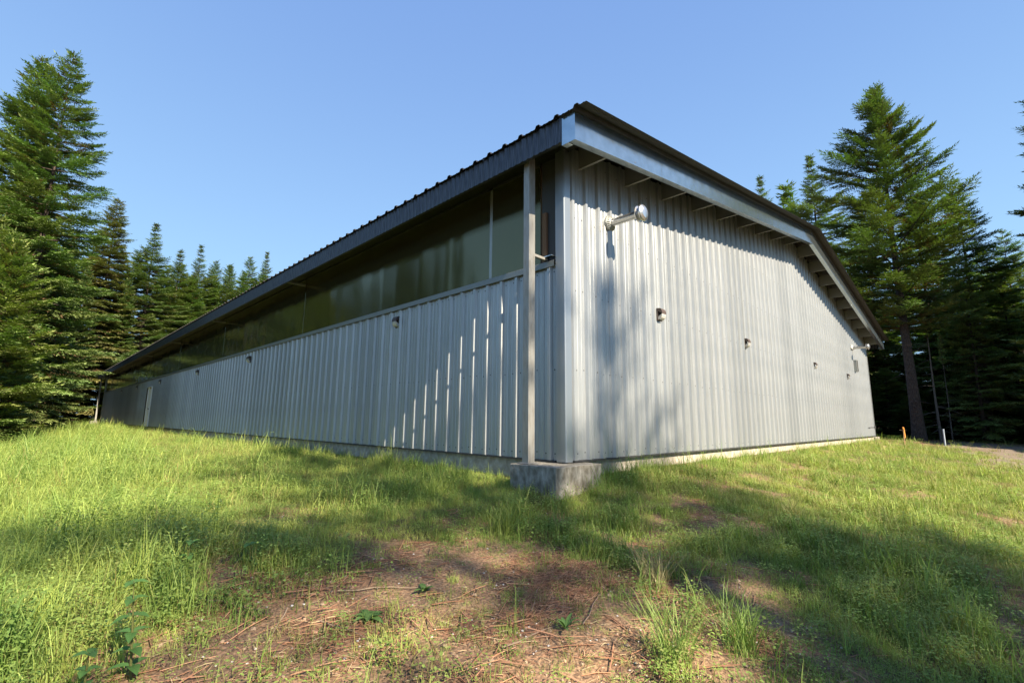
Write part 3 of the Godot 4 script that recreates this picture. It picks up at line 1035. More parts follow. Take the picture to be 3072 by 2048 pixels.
func make_trees() -> void:
	var lit := Color(0.085, 0.135, 0.035)
	protos["fir"] = {"h": 21.0, "mesh": conifer(11, 21.0, 4.4, {"dens": 1.0, "irregular": 0.3, "spacing": 0.6})}
	protos["fir2"] = {"h": 21.0, "mesh": conifer(23, 21.0, 3.3, {"irregular": 0.35, "dens": 1.0, "spacing": 0.5})}
	protos["spire"] = {"h": 20.0, "mesh": conifer(37, 20.0, 3.6, {"thin_top": 0.2, "irregular": 0.4, "spacing": 0.55, "dens": 1.0, "green": Color(0.12, 0.175, 0.07), "tip": Color(0.195, 0.25, 0.10)})}
	protos["cedar"] = {"h": 20.0, "mesh": conifer(41, 20.0, 3.0, {"dens": 1.1, "spacing": 0.42, "green": Color(0.13, 0.15, 0.058), "tip": Color(0.215, 0.21, 0.085), "rise": -0.15, "irregular": 0.3})}
	protos["young"] = {"h": 9.0, "mesh": conifer(53, 9.0, 2.3, {"green": Color(0.125, 0.18, 0.055), "tip": Color(0.21, 0.265, 0.08), "rise": 0.25, "spacing": 0.3})}
	protos["douglas"] = {"h": 21.0, "mesh": conifer(67, 21.0, 4.6, {"base": 0.30, "rise": 0.22, "irregular": 0.55, "spacing": 0.46, "dens": 1.0, "trunk": 0.0135, "green": Color(0.11, 0.165, 0.06), "tip": Color(0.18, 0.235, 0.08)})}
	protos["under"] = {"h": 18.0, "mesh": conifer(79, 18.0, 3.2, {"base": 0.0, "irregular": 0.4, "spacing": 0.56, "dens": 1.1})}
	protos["airy"] = {"h": 17.0, "mesh": conifer(97, 17.0, 3.0, {"base": 0.10, "dens": 0.36, "irregular": 0.8, "spacing": 0.74})}
	protos["pole"] = {"h": 9.0, "mesh": conifer(83, 9.0, 0.7, {"base": 0.72, "spacing": 0.4, "trunk": 0.010, "irregular": 0.4})}

	var gl := "firs along the meadow edge"
	# left of the building
	tree("fir", -5.4, -31.3, 21.7, 0.84, 0.4, "fir_tree", "tallest dense green fir at the meadow edge, pointed top", gl)
	tree("fir2", -6.7, -34.0, 22.1, 1.1, 2.1, "fir_tree", "tall fir with blunter top close behind the tallest fir", gl)
	tree("fir2", -4.1, -39.0, 12.5, 0.95, 1.0, "fir_tree", "mid-sized dark fir under the tallest fir, boughs to the ground", gl)
	tree("young", -5.9, -20.6, 7.6, 1.05, 0.7, "young_pine", "light green young pine in front of the tall firs", gl)
	tree("young", -6.9, -24.5, 9.5, 1.1, 3.0, "young_pine", "light green young pine with broad base beside tall firs", gl)
	tree("fir2", -3.9, -52.7, 17.6, 0.66, 4.0, "fir_tree", "slender fir standing level with the far corner post", gl)
	# behind the far end
	var gb := "firs behind the far end of the building"
	tree("cedar", -0.7, -59.2, 23.6, 1.1, 0.0, "cedar_tree", "brownish conical cedar taller than its neighbours behind far corner post", gb)
	tree("spire", 2.9, -60.1, 22.0, 1.15, 1.3, "fir_tree", "narrow spired fir right beside the brownish cedar", gb)
	tree("fir2", 1.1, -58.6, 15.2, 0.85, 2.2, "fir_tree", "lower bushy fir between the cedar and the spired fir", gb)
	tree("fir2", 4.3, -61.6, 14.5, 0.9, 2.9, "fir_tree", "lower bushy fir beyond the spired fir", gb)
	tree("fir2", -2.2, -57.5, 15.5, 0.8, 5.1, "fir_tree", "bushy fir in front of the brownish cedar", gb)
	for a in [["spire", 6.1, -64.1, 20.8, 1.25, "first"], ["spire", 8.5, -65.9, 22.6, 1.0, "third"], ["fir2", 11.0, -69.2, 22.0, 1.0, "fourth"], ["spire", 11.9, -65.4, 20.6, 1.1, "fifth"], ["fir2", 15.4, -70.0, 24.0, 0.95, "seventh"], ["spire", 18.0, -71.4, 25.6, 0.9, "eighth"], ["fir2", 7.2, -69.0, 20.8, 1.1, "second"], ["fir2", 13.6, -73.0, 23.0, 1.1, "sixth"]]:
		tree(a[0], a[1], a[2], a[3], a[4], rng.randf() * TAU, "fir_tree", "%s fir top past the spired fir, above the roof edge" % a[5], gb)
	for a in [[-3.4, -62.0, 17.0, 1.1], [0.8, -66.0, 18.0, 1.2], [4.8, -68.0, 17.5, 1.2], [9.2, -72.0, 18.0, 1.2], [-6.8, -46.0, 18.5, 1.1], [-5.6, -58.0, 17.0, 1.1], [13.0, -77.0, 19.0, 1.2], [18.5, -78.0, 20.0, 1.2], [-9.0, -66.0, 19.0, 1.2], [2.0, -63.5, 17.5, 1.25], [5.2, -65.0, 17.0, 1.3], [7.6, -63.0, 16.0, 1.3], [10.2, -67.0, 18.0, 1.25], [14.2, -67.5, 18.5, 1.2], [17.0, -69.0, 19.5, 1.2], [20.5, -72.0, 20.5, 1.2], [-1.8, -64.0, 18.5, 1.25]]:
		tree("fir2", a[0], a[1], a[2] * 1.12, a[3], rng.randf() * TAU, "fir_tree", "fir deep in the wood behind the far end", gb)
	# right of the building
	var gr := "conifers beyond the gable"
	tree("douglas", 29.5, 0.8, 21.3, 1.0, 2.6, "douglas_fir", "big spreading conifer with bare thick brown trunk beyond the gable", gr)
	tree("under", 39.7, 3.6, 18.4, 1.05, 0.2, "fir_tree", "dark fir with stepped outline behind the bare-trunked conifer, by the track", gr)
	tree("spire", 38.4, -4.7, 22.7, 1.05, 1.9, "fir_tree", "narrow fir rising behind the ridge end, nearest the spreading conifer", gr)
	tree("spire", 45.4, -10.6, 25.9, 0.9, 0.9, "fir_tree", "narrow fir tip above the roof, farthest from the spreading conifer", gr)
	tree("pole", 43.8, -7.9, 23.5, 1.0, 0.5, "dead_spire", "thin bare spire between the two narrow fir tips", gr)
	tree("under", 40.8, -2.2, 18.5, 1.0, 3.3, "fir_tree", "dark fir filling the gap behind the thick bare trunk", gr)
	tree("under", 46.8, 0.9, 21.1, 1.0, 4.4, "fir_tree", "dark fir deep in the wood behind the thin grey trunks", gr)
	tree("under", 34.6, 3.4, 11.6, 0.9, 5.2, "fir_tree", "low shaded fir beside the thin grey trunks", gr)
	tree("under", 43.4, 5.2, 13.2, 1.1, 1.1, "fir_tree", "mid-green fir beside the track with sunny outer boughs", gr)
	tree("under", 54.9, 6.1, 18.5, 1.1, 1.7, "fir_tree", "fir far down the dirt track", gr)
	tree("under", 52.0, -5.0, 17.0, 1.2, 2.7, "fir_tree", "shaded fir deep in the wood behind the ridge end", gr)
	tree("under", 36.0, -7.5, 13.0, 1.2, 0.7, "fir_tree", "bushy shaded fir just behind the far corner of the gable", gr)
	tree("under", 33.5, -3.6, 9.0, 1.1, 0.7, "fir_tree", "short shaded fir just behind the far pier", gr)
	tree("pole", 31.7, 1.6, 8.4, 0.9, 0.0, "slim_trunk", "thin grey trunk just right of the thick brown trunk", gr, "pale_bark")
	tree("pole", 33.6, 2.0, 6.5, 0.6, 2.0, "slim_trunk", "thinnest grey trunk by the upright plastic pipe", gr, "pale_bark")
	tree("fir2", 31.5, 8.4, 22.1, 1.0, 2.2, "fir_tree", "tall fir on the near side of the dirt track", gr)
	for a in [[48.0, -4.0, 15.0, 1.3], [50.0, 4.0, 14.0, 1.3], [57.0, 1.0, 17.0, 1.4], [62.0, 8.0, 17.0, 1.5], [60.0, -8.0, 16.0, 1.5], [44.0, -14.0, 14.0, 1.4], [66.0, -2.0, 18.0, 1.6], [70.0, 5.0, 19.0, 1.6], [54.0, -16.0, 15.0, 1.5], [64.0, 3.5, 16.0, 1.9], [72.0, -8.0, 17.0, 2.0], [76.0, 1.0, 18.0, 2.0], [80.0, 8.0, 18.0, 2.0], [58.0, 5.5, 13.0, 1.7], [49.0, -9.0, 12.0, 1.6], [42.0, -5.5, 11.0, 1.6], [55.0, -3.0, 13.0, 1.7]]:
		tree("under", a[0], a[1], a[2], a[3], rng.randf() * TAU, "fir_tree", "fir deep in the shaded wood beyond the dirt track", gr)
	for a in [[37.5, 1.2, 3.6], [36.2, 5.4, 3.0], [41.5, 2.2, 4.2], [35.2, -1.0, 4.6], [31.2, -2.4, 3.2], [45.0, 3.0, 5.0], [38.8, 5.9, 2.6], [47.0, 6.6, 4.0], [33.0, 0.2, 2.6], [40.2, 0.0, 4.4], [43.0, 4.0, 3.6], [50.0, 1.5, 5.0], [52.0, 6.8, 5.0], [38.0, -2.6, 4.5], [56.0, 7.6, 5.5]]:
		tree("under", a[0], a[1], a[2], 2.6, rng.randf() * TAU, "fir_sapling", "low bushy fir sapling in the shaded undergrowth", gr)
	# the wood goes on to the right of the frame and shades the trees in view
	var go := "firs shading the wood by the track"
	for a in [[28.5, 13.5, 19.0, 1.0], [34.0, 12.5, 23.0, 1.1], [39.0, 11.0, 22.0, 1.1], [45.0, 12.0, 21.0, 1.2], [40.0, 18.0, 24.0, 1.1], [51.0, 13.0, 20.0, 1.2]]:
		tree("under", a[0], a[1], a[2], a[3], rng.randf() * TAU, "fir_tree", "dark fir on the sunward side of the dirt track", go)
	# firs behind the camera whose shadows fall on the mound and the gable
	var gs := "firs standing sunward of the mound"
	for a in [["airy", -2.5, 22.0, 24.8, 0.9], ["airy", -0.75, 29.0, 26.8, 0.85], ["airy", -2.2, 15.5, 12.0, 0.8]]:
		tree(a[0], a[1], a[2], a[3], a[4], rng.randf() * TAU, "fir_tree", "fir on the sunward side whose shadow crosses the mound", gs)
	# wood along the left, mirrored in the window band
	var gm := "firs along the left of the meadow"
	for a in [["fir", -24.5, -26.0, 13.0], ["fir", -17.5, -31.0, 18.0], ["fir2", -16.0, -40.0, 18.0], ["fir", -12.5, -47.0, 20.0], ["fir2", -9.5, -55.0, 19.0], ["fir", -23.0, -33.0, 21.0], ["fir2", -22.0, -15.5, 10.0], ["fir", -15.5, -35.5, 15.0], ["fir2", -13.5, -43.0, 17.0], ["fir", -20.5, -37.0, 20.0]]:
		tree(a[0], a[1], a[2], a[3], 1.0, rng.randf() * TAU, "fir_tree", "fir on the open left edge of the meadow", gm)

# ---------------------------------------------------------------- grass
func tuft(seed_: int, blades: int, h: float, spread: float, width: float, bend: float) -> ArrayMesh:
	var r := RandomNumberGenerator.new()
	r.seed = seed_
	var b := mbc()
	for i in blades:
		var a := r.randf() * TAU
		var p := Vector3(cos(a), 0, sin(a)) * spread * sqrt(r.randf())
		p.y = -0.015
		var hh := h * r.randf_range(0.45, 1.15)
		var da := r.randf() * TAU
		var out := Vector3(cos(da), 0, sin(da)) * bend * hh * r.randf_range(0.2, 1.3)
		var sd := Vector3(-sin(da), 0, cos(da)).rotated(Vector3.UP, r.randf_range(-0.8, 0.8)) * width * r.randf_range(0.6, 1.2)
		var tone := r.randf_range(0.75, 1.2)
		var warm := r.randf_range(0.9, 1.15)
		var col := Color(tone * warm, tone, tone * 0.95)
		var q := [p, p + out * 0.22 + Vector3.UP * hh * 0.42, p + out * 0.6 + Vector3.UP * hh * 0.78, p + out + Vector3.UP * hh * (1.0 - 0.18 * r.randf())]
		var wd := [1.0, 0.9, 0.6]
		for k in 2:
			b.quad(q[k] - sd * wd[k], q[k] + sd * wd[k], q[k + 1] + sd * wd[k + 1], q[k + 1] - sd * wd[k + 1], col)
		b.tri(q[2] - sd * 0.6, q[2] + sd * 0.6, q[3], col)
	return b.mesh()

func weed_mesh(seed_: int, leaves: int, h: float, lw: float) -> ArrayMesh:
	# small leafy herb: stems with paired oval leaves
	var r := RandomNumberGenerator.new()
	r.seed = seed_
	var b := mbc()
	for i in leaves:
		var a := r.randf() * TAU
		var rad := r.randf_range(0.01, 0.06)
		var y := h * r.randf_range(0.15, 1.0)
		var p := Vector3(cos(a) * rad, y, sin(a) * rad)
		var d := Vector3(cos(a), r.randf_range(-0.2, 0.5), sin(a)).normalized()
		var s := d.cross(Vector3.UP).normalized() * lw * r.randf_range(0.7, 1.2)
		var l := lw * r.randf_range(2.2, 3.4)
		var t := r.randf_range(0.8, 1.2)
		var c := Color(t, t, t)
		b.quad(p, p + d * l * 0.4 + s, p + d * l + Vector3.DOWN * l * 0.15, p + d * l * 0.4 - s, c)
	return b.mesh()

func blocked(x: float, z: float) -> bool:
	if x > -0.04 and x < W + 0.04 and z < 0.04 and z > -L - 0.04: return true
	if x > -0.56 and x < 0.39 and z > -0.49 and z < 0.31: return true
	return false

func make_grass() -> void:
	var kinds := {}
	var ms := [tuft(1, 18, 0.07, 0.065, 0.0022, 0.7), tuft(2, 16, 0.115, 0.075, 0.0024, 0.7), tuft(3, 11, 0.24, 0.06, 0.0022, 0.45), weed_mesh(4, 26, 0.10, 0.0062), weed_mesh(6, 30, 0.19, 0.0062), tuft(7, 16, 0.13, 0.07, 0.002, 0.9)]
	for i in ms.size(): kinds[i] = [[], []]
	var r := RandomNumberGenerator.new()
	r.seed = 77
	var cands := 520000
	for i in cands:
		# more samples near the camera, fewer but larger tufts far off
		var u := r.randf()
		var d := 0.9 * pow(78.0 / 0.9, u)
		var want := clampf(pow(9.0 / d, 0.25), 0.0, 1.0)
		var an := deg_to_rad(-45.0) + r.randf_range(-1.05, 1.05)
		# thin the innermost part, where log sampling is far too dense
		var pd := minf(1.0, pow(d / 6.5, 2.0))
		if r.randf() > pd * want: continue
		var x := CAM.x - sin(an) * d
		var z := CAM.z - cos(an) * d
		if blocked(x, z): continue
		var wood := maxf(sstep(23.0, 26.0, x) * (1.0 - sstep(3.0, 6.0, z)), sstep(-54.0, -58.0, z))
		if r.randf() < wood * 0.93: continue
		var b := bare(x, z)
		var lush := sstep(-3.2, -4.0, x + 0.10 * (z + 3.0) + 0.4 * n_patch.get_noise_2d(x * 2.0, z * 2.0)) * sstep(1.4, 0.2, z)
		var nb := n_patch.get_noise_2d(x * 3.0 + 90.0, z * 3.0)
		var keep := (1.0 - b * 0.80) * (0.55 + 0.45 * sstep(-0.3, 0.3, nb))
		if x > 0.3: keep *= 0.85
		keep = maxf(keep, lush)
		if r.randf() > keep: continue
		var y := ground_y(x, z)
		var sc := (0.72 + 0.5 * sstep(-0.3, 0.35, n_patch.get_noise_2d(x * 1.7 - 8.0, z * 1.7))) * (0.75 + 0.6 * sstep(-0.25, 0.4, n_fine.get_noise_2d(x * 1.3 + 5.0, z * 1.3))) * r.randf_range(0.6, 1.2) * clampf(pow(d / 5.0, 0.35), 0.85, 1.9)
		var k := 0
		var q := r.randf()
		var wall := maxf(sstep(1.1, 0.2, -x) * (1.0 if z < 0.0 else 0.0), sstep(0.9, 0.1, z) * (1.0 if x > 0.0 and x < W else 0.0))
		if q < 0.30: k = 0
		elif q < 0.55: k = 1
		elif q < 0.58 + 0.12 * lush + 0.2 * wall: k = 2
		elif q < 0.80: k = 3
		elif q < 0.80 + 0.16 * lush + 0.05: k = 4
		else: k = 5
		if b > 0.45 and k == 1: k = 0
		if x > 0.3 and k == 2 and wall < 0.2: k = 5
		if x > 0.3 and k == 4: k = 0
		if lush > 0.3: sc *= 1.1
		if -x < 0.45 and z < 0.0 or z < 0.3 and x > 0.0: sc *= 0.62
		var fresh := Color(0.285, 0.385, 0.09)
		var lime := Color(0.40, 0.465, 0.125)
		var deep := Color(0.16, 0.265, 0.065)
		var straw := Color(0.36, 0.29, 0.13)
		var c := fresh.lerp(lime, clampf(0.5 + 1.2 * n_patch.get_noise_2d(x * 1.3, z * 1.3 + 50.0), 0.0, 1.0))
		c = c.lerp(deep, clampf(sstep(0.0, 0.4, n_patch.get_noise_2d(x * 2.6 - 30.0, z * 2.6)) * 0.7, 0.0, 1.0))
		if x > 0.3 and k < 2 and r.randf() < 0.4: c = c.lerp(straw, r.randf_range(0.3, 0.8))
		c = c.lerp(deep, 0.75 * sstep(0.05, 0.4, n_fine.get_noise_2d(x * 0.8 + 60.0, z * 0.8)))
		if k == 5 or r.randf() < 0.05: c = straw.lerp(c, r.randf_range(0.1, 0.6))
		if k == 3 or k == 4: c = Color(0.21, 0.31, 0.07).lerp(c, 0.5)
		var v := r.randf_range(0.8, 1.2)
		var bs := Basis(Vector3.UP, r.randf() * TAU).scaled(Vector3(sc, sc * r.randf_range(0.75, 1.2), sc))
		kinds[k][0].append(Transform3D(bs, Vector3(x, y, z)))
		kinds[k][1].append(Color(c.r * v, c.g * v, c.b * v))
	var nm := ["short_grass", "meadow_grass", "tall_grass", "clover", "leafy_herb", "dry_grass"]
	var lb := ["short fine green grass on the mound", "knee-low meadow grass over the mound", "tall thin grass stalks along the walls and meadow", "small leafy ground cover among the grass", "bushy low herbs in the lush meadow", "dry straw coloured grass between green tufts"]
	for i in ms.size():
		print(nm[i], " ", kinds[i][0].size())
		scatter(nm[i], ms[i], mats["grass"], kinds[i][0], kinds[i][1], lb[i], "grass")

# ---------------------------------------------------------------- single plants
func leaf(b: MB, p: Vector3, d: Vector3, l: float, w: float, col: Color, sag := 0.3) -> void:
	# pointed oval leaf of six strips, folded along the midrib and sagging
	var s := d.cross(Vector3.UP).normalized()
	var up := s.cross(d).normalized()
	var prev_l := p; var prev_r := p; var prev_m := p
	for i in range(1, 6):
		var t := i / 5.0
		var ww := w * sin(PI * pow(t, 0.75)) * 0.5
		var m := p + d * (l * t) + Vector3.DOWN * (sag * l * t * t)
		var a := m + s * ww + up * ww * 0.3
		var c := m - s * ww + up * ww * 0.3
		b.quad(prev_m, m, a, prev_l, col)
		b.quad(prev_r, c, m, prev_m, col.darkened(0.08))
		prev_l = a; prev_r = c; prev_m = m

func stalk_weed(seed_: int, h: float, pairs: int, ll: float) -> Array:
	var r := RandomNumberGenerator.new(); r.seed = seed_
	var st := mbc(); var lf := mbc()
	var top := Vector3(0.12 * h * r.randf_range(-1, 1), h, 0.12 * h * r.randf_range(-1, 1))
	st.tube([Vector3(0, -0.03, 0), top * 0.5, top], [0.006, 0.005, 0.002], 6, Color(0.16, 0.17, 0.06))
	for i in pairs:
		var t := lerpf(0.15, 0.98, float(i) / maxi(1, pairs - 1))
		var p := top * t
		var a := r.randf() * TAU
		for s in 3:
			var d := Vector3(cos(a + TAU * s / 3), 0.25, sin(a + TAU * s / 3)).normalized()
			var tone := r.randf_range(0.85, 1.15)
			leaf(lf, p, d, ll * r.randf_range(0.7, 1.1) * (1.1 - 0.4 * t), ll * 0.45, Color(0.09 * tone, 0.19 * tone, 0.055 * tone), 0.35)
	return [st.mesh(), lf.mesh()]

func rosette(seed_: int, n: int, ll: float, w: float, rise: float) -> ArrayMesh:
	var r := RandomNumberGenerator.new(); r.seed = seed_
	var b := mbc()
	for i in n:
		var a := TAU * i / n + r.randf_range(-0.3, 0.3)
		var d := Vector3(cos(a), rise * r.randf_range(0.6, 1.4), sin(a)).normalized()
		var tone := r.randf_range(0.8, 1.2)
		leaf(b, Vector3(0, 0.01, 0), d, ll * r.randf_range(0.6, 1.1), w, Color(0.11 * tone, 0.20 * tone, 0.06 * tone), 0.4)
	return b.mesh()

func plant(called: String, x: float, z: float, label: String, parts: Array, s := 1.0) -> void:
	var t := thing(called, Vector3(x, ground_y(x, z), z), label, "plant", "weeds on the bare soil")
	for p in parts: part(p[0], p[1], p[2] if p.size() > 2 else mats["grass"], t)
	t.scale = Vector3.ONE * s
	t.rotation.y = rng.randf() * TAU

func make_plants() -> void:
	var g: Material = mats["grass"]
	var w := stalk_weed(5, 0.42, 6, 0.10)
	plant("stalk_weed", -4.38, 1.05, "leafy weed on a tall stalk at the edge of bare soil, tallest of its kind", [["stem", w[0]], ["foliage", w[1]]])
	w = stalk_weed(6, 0.20, 3, 0.10)
	plant("stalk_weed", -4.02, 0.10, "three-leaved weed rising between lush grass and bare soil", [["stem", w[0]], ["foliage", w[1]]])
	w = stalk_weed(8, 0.12, 2, 0.11)
	plant("stalk_weed", -3.66, 0.20, "low three-leaved weed beside the taller three-leaved weed", [["stem", w[0]], ["foliage", w[1]]])
	w = stalk_weed(9, 0.24, 4, 0.09)
	plant("stalk_weed", -4.55, 1.18, "bushy leafy weed at the foot of the tallest stalk weed", [["stem", w[0]], ["foliage", w[1]]])
	plant("broadleaf_weed", -3.35, 1.25, "grey-green broadleaf rosette on bare soil near scattered needles", [["foliage", rosette(3, 9, 0.13, 0.045, 0.5)]])
	plant("broadleaf_weed", -2.92, 1.18, "broadleaf weed with upright leaves amid the bare soil", [["foliage", rosette(4, 7, 0.11, 0.035, 0.9)]])
	plant("broadleaf_weed", -2.55, 2.02, "long-leaved weed curling on bare soil beside straw", [["foliage", rosette(5, 8, 0.15, 0.025, 1.2)]])
	plant("broadleaf_weed", 0.95, 0.32, "broad dock leaves against the gable foundation beside the pier", [["foliage", rosette(8, 10, 0.24, 0.07, 1.1)]])
	plant("broadleaf_weed", -3.95, 1.62, "small pale weed rosette on the darkest bare soil", [["foliage", rosette(9, 8, 0.09, 0.03, 0.7)]])
	# tussocks
	var dry := Color(0.30, 0.24, 0.12)
	var tu := [[-1.62, 2.06, 0.9, 0.26, Color(0.27, 0.24, 0.12), "arching dry tussock overhanging the bare soil"], [-1.85, 0.75, 1.0, 0.30, Color(0.20, 0.26, 0.05), "bright green arching tussock in front of the pier"], [-1.62, -0.55, 1.0, 0.30, Color(0.22, 0.30, 0.05), "bright green tussock below the long wall"], [-2.35, 2.55, 0.8, 0.34, Color(0.20, 0.29, 0.06), "upright fresh grass clump at the edge of bare soil"], [1.1, 2.2, 0.9, 0.28, Color(0.33, 0.31, 0.11), "yellowing tussock on the sunlit slope"], [-1.95, 2.75, 0.9, 0.32, Color(0.17, 0.26, 0.055), "dense green clump on the slope near the bare soil"]]
	var ti := 0
	for a in tu:
		var t := thing("grass_tussock", Vector3(a[0], ground_y(a[0], a[1]), a[1]), a[5], "tussock", "grass tussocks")
		var m := std(Color(a[4].r, a[4].g, a[4].b).linear_to_srgb(), 0.6)
		m.vertex_color_use_as_albedo = true
		m.backlight_enabled = true
		m.backlight = Color(0.6, 0.7, 0.35)
		var o := part("blade_clump", tuft(100 + ti, 150, a[3], 0.09, 0.0022, 0.95), m, t)
		o.set_meta("kind", "stuff")
		ti += 1
	# ferns by the far pier
	for a in [[24.2, 0.3, "green fern beside the far pier"], [25.3, 0.2, "green fern between the far pier and thick trunk"], [-5.9, -22.4, "tall fern at the foot of the young pines"]]:
		var r := RandomNumberGenerator.new(); r.seed = 300 + ti
		var b := mbc()
		for i in 11:
			var an := TAU * i / 11.0 + r.randf_range(-0.2, 0.2)
			var dh := Vector3(cos(an), 0, sin(an))
			var ln := r.randf_range(0.5, 0.85)
			var sd := Vector3(-sin(an), 0, cos(an))
			for j in range(2, 15):
				var t2 := j / 15.0
				var p := dh * ln * t2 + Vector3.UP * ln * (1.1 * t2 - 0.95 * t2 * t2)
				var wl := 0.16 * ln * sin(PI * pow(t2, 0.6)) + 0.015
				for s in [-1.0, 1.0]:
					b.tri(p - dh * 0.014, p + dh * 0.014, p + sd * (s * wl) + dh * 0.03, Color(0.09, 0.19, 0.05))
		var t := thing("fern", Vector3(a[0], ground_y(a[0], a[1]), a[1]), a[2], "fern", "ferns")
		part("frond_cluster", b.mesh(), g, t)
		ti += 1

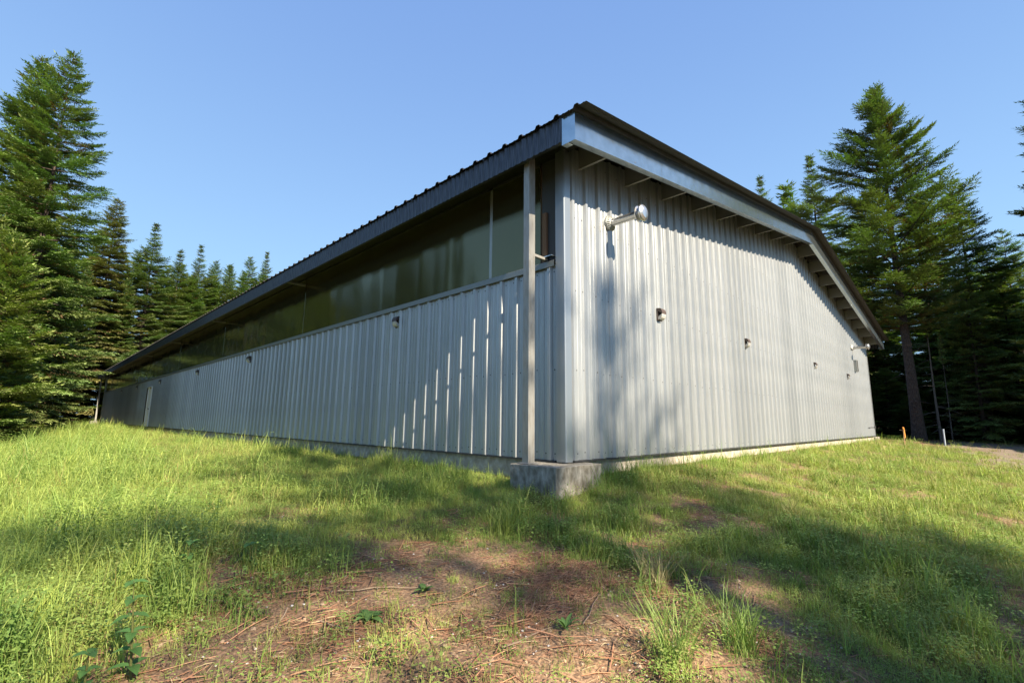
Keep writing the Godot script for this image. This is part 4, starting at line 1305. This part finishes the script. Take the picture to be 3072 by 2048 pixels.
# ---------------------------------------------------------------- litter
func make_litter() -> void:
	var r := RandomNumberGenerator.new()
	r.seed = 991
	# a needle or straw: thin three-sided sliver along x
	var nb := mbc()
	nb.tube([Vector3(-0.5, 0.0, 0), Vector3(0.0, 0.02, 0.012), Vector3(0.5, 0.0, 0)], [0.012, 0.014, 0.008], 3, Color.WHITE, false)
	var stick := nb.mesh()
	var xf := []; var cl := []
	var xs := []; var cs := []
	var xp := []; var cp := []
	var i := 0
	while i < 60000:
		i += 1
		var d := 1.0 * pow(12.0, r.randf())
		if r.randf() > minf(1.0, pow(d / 3.0, 1.2)): continue
		var an := deg_to_rad(-45.0) + r.randf_range(-1.0, 1.0)
		var x := CAM.x - sin(an) * d
		var z := CAM.z - cos(an) * d
		if blocked(x, z): continue
		var b := bare(x, z)
		var nz := n_patch.get_noise_2d(x * 4.0 - 20.0, z * 4.0)
		if r.randf() > 0.06 + b * (0.25 + 0.75 * sstep(-0.2, 0.3, nz)): continue
		var y := ground_y(x, z)
		var ln := r.randf_range(0.03, 0.11)
		var pick := r.randf()
		if pick > 0.93: ln = r.randf_range(0.12, 0.3)
		var bs := Basis(Vector3.UP, r.randf() * TAU) * Basis(Vector3.FORWARD, r.randf_range(-0.15, 0.15))
		var th := r.randf_range(0.06, 0.16) if ln < 0.12 else r.randf_range(0.2, 0.35)
		bs = bs * Basis.from_scale(Vector3(ln, th, th))
		var c := Color(0.26, 0.12, 0.065).lerp(Color(0.36, 0.20, 0.12), r.randf())
		if pick < 0.25: c = Color(0.44, 0.34, 0.20)
		elif pick < 0.33: c = Color(0.10, 0.07, 0.055)
		xf.append(Transform3D(bs, Vector3(x, y + r.randf_range(0.003, 0.012), z)))
		cl.append(c * r.randf_range(0.8, 1.2))
		if r.randf() < 0.06:
			var s := r.randf_range(0.004, 0.011)
			var x2 := x + r.randf_range(-0.15, 0.15)
			var z2 := z + r.randf_range(-0.15, 0.15)
			xp.append(Transform3D(Basis(Vector3(r.randf(), 1, r.randf()).normalized(), r.randf() * TAU).scaled(Vector3(s, s * 0.6, s * r.randf_range(0.6, 1.3))), Vector3(x2, ground_y(x2, z2) + 0.004, z2)))
			var g := r.randf_range(0.35, 0.6)
			cp.append(Color(g, g * 0.95, g * 0.9))
	for k in 3200:
		var a := r.randf() * TAU
		var q := 0.55 * sqrt(r.randf()) * (1.0 + 0.4 * sin(a * 3.0))
		var x := -1.98 + cos(a) * q * 0.9
		var z := 1.62 + sin(a) * q * 0.7
		var ln := r.randf_range(0.05, 0.16)
		var th := r.randf_range(0.05, 0.12)
		var bs := Basis(Vector3.UP, r.randfn(0.5, 0.7)) * Basis(Vector3.FORWARD, r.randf_range(-0.3, 0.3)) * Basis.from_scale(Vector3(ln, th, th))
		xf.append(Transform3D(bs, Vector3(x, ground_y(x, z) + r.randf_range(0.002, 0.03), z)))
		cl.append(Color(0.27, 0.12, 0.065).lerp(Color(0.42, 0.27, 0.17), r.randf()) * r.randf_range(0.7, 1.2))
	print("needles ", xf.size(), " chips ", xp.size())
	scatter("needle_litter", stick, mats["litter"], xf, cl, "russet fallen needles and straw strewn over bare soil", "litter")
	var ob := mbc()
	var o6 := [Vector3(1, 0, 0), Vector3(0, 0, 1), Vector3(-1, 0, 0), Vector3(0, 0, -1)]
	for k in 4:
		ob.tri(o6[(k + 1) % 4], o6[k], Vector3(0.2, 0.9, 0.1))
		ob.tri(o6[k], o6[(k + 1) % 4], Vector3(0, -0.9, 0.1))
	scatter("pale_chip", ob.mesh(), mats["litter"], xp, cp, "tiny whitish chips and gravel flecks on bare soil", "gravel")
	# single fallen sticks
	var xc := []; var cc := []
	for k in 5200:
		var d2 := 1.2 * pow(6.0, r.randf())
		var an2 := deg_to_rad(-45.0) + r.randf_range(-0.9, 0.9)
		var x2 := CAM.x - sin(an2) * d2
		var z2 := CAM.z - cos(an2) * d2
		if blocked(x2, z2) or r.randf() > bare(x2, z2) * 0.9 + 0.02: continue
		var s2 := 0.005 + 0.016 * pow(r.randf(), 3.0)
		xc.append(Transform3D(Basis(Vector3(r.randf(), 1, r.randf()).normalized(), r.randf() * TAU).scaled(Vector3(s2, s2 * 0.7, s2 * r.randf_range(0.7, 1.4))), Vector3(x2, ground_y(x2, z2) + s2 * 0.15, z2)))
		cc.append(soil_color(x2, z2).lerp(Color(0.30, 0.22, 0.15), r.randf()) * r.randf_range(0.7, 1.15))
	scatter("soil_clod", ob.mesh(), mats["litter"], xc, cc, "crumbly brown clods lying on the bare soil", "soil")
	var tw := [[-3.12, 1.02, 0.55, 0.5, "thin straight grey stick crossing the bare soil"], [-2.35, 1.62, 0.45, -0.6, "brown stick lying among russet needles"], [-3.5, 1.3, 0.4, 1.2, "short pale stick on bare soil by the grey-green rosette"], [-2.7, 1.95, 0.5, 0.1, "bent straw-coloured stick below the russet needles"], [-3.75, 1.0, 0.35, 2.2, "dark twig near the edge of the lush grass"], [-2.15, 1.95, 0.6, -0.35, "long reddish stick beside the dry tussock"], [-3.9, 0.62, 0.4, 0.9, "pale broken stalk on the edge of the lush grass"]]
	for a in tw:
		var t := thing("fallen_stick", Vector3(a[0], ground_y(a[0], a[1]) + 0.012, a[1]), a[4], "stick", "sticks on the bare soil")
		var b := MB.new()
		var pts := []; var rad := []
		for k in 6:
			var s := k / 5.0 - 0.5
			var px: float = a[0] + cos(a[3]) * s * a[2]
			var pz: float = a[1] + sin(a[3]) * s * a[2] + 0.008 * sin(k * 1.9)
			pts.append(Vector3(px - a[0], ground_y(px, pz) + 0.008 - ground_y(a[0], a[1]) - 0.006, pz - a[1]))
			rad.append(lerpf(0.0045, 0.002, k / 5.0))
		b.tube(pts, rad, 6)
		var m := std(lin(0.20, 0.14, 0.10) if r.randf() < 0.5 else lin(0.30, 0.22, 0.15), 0.9)
		part("wood", b.mesh(), m, t)
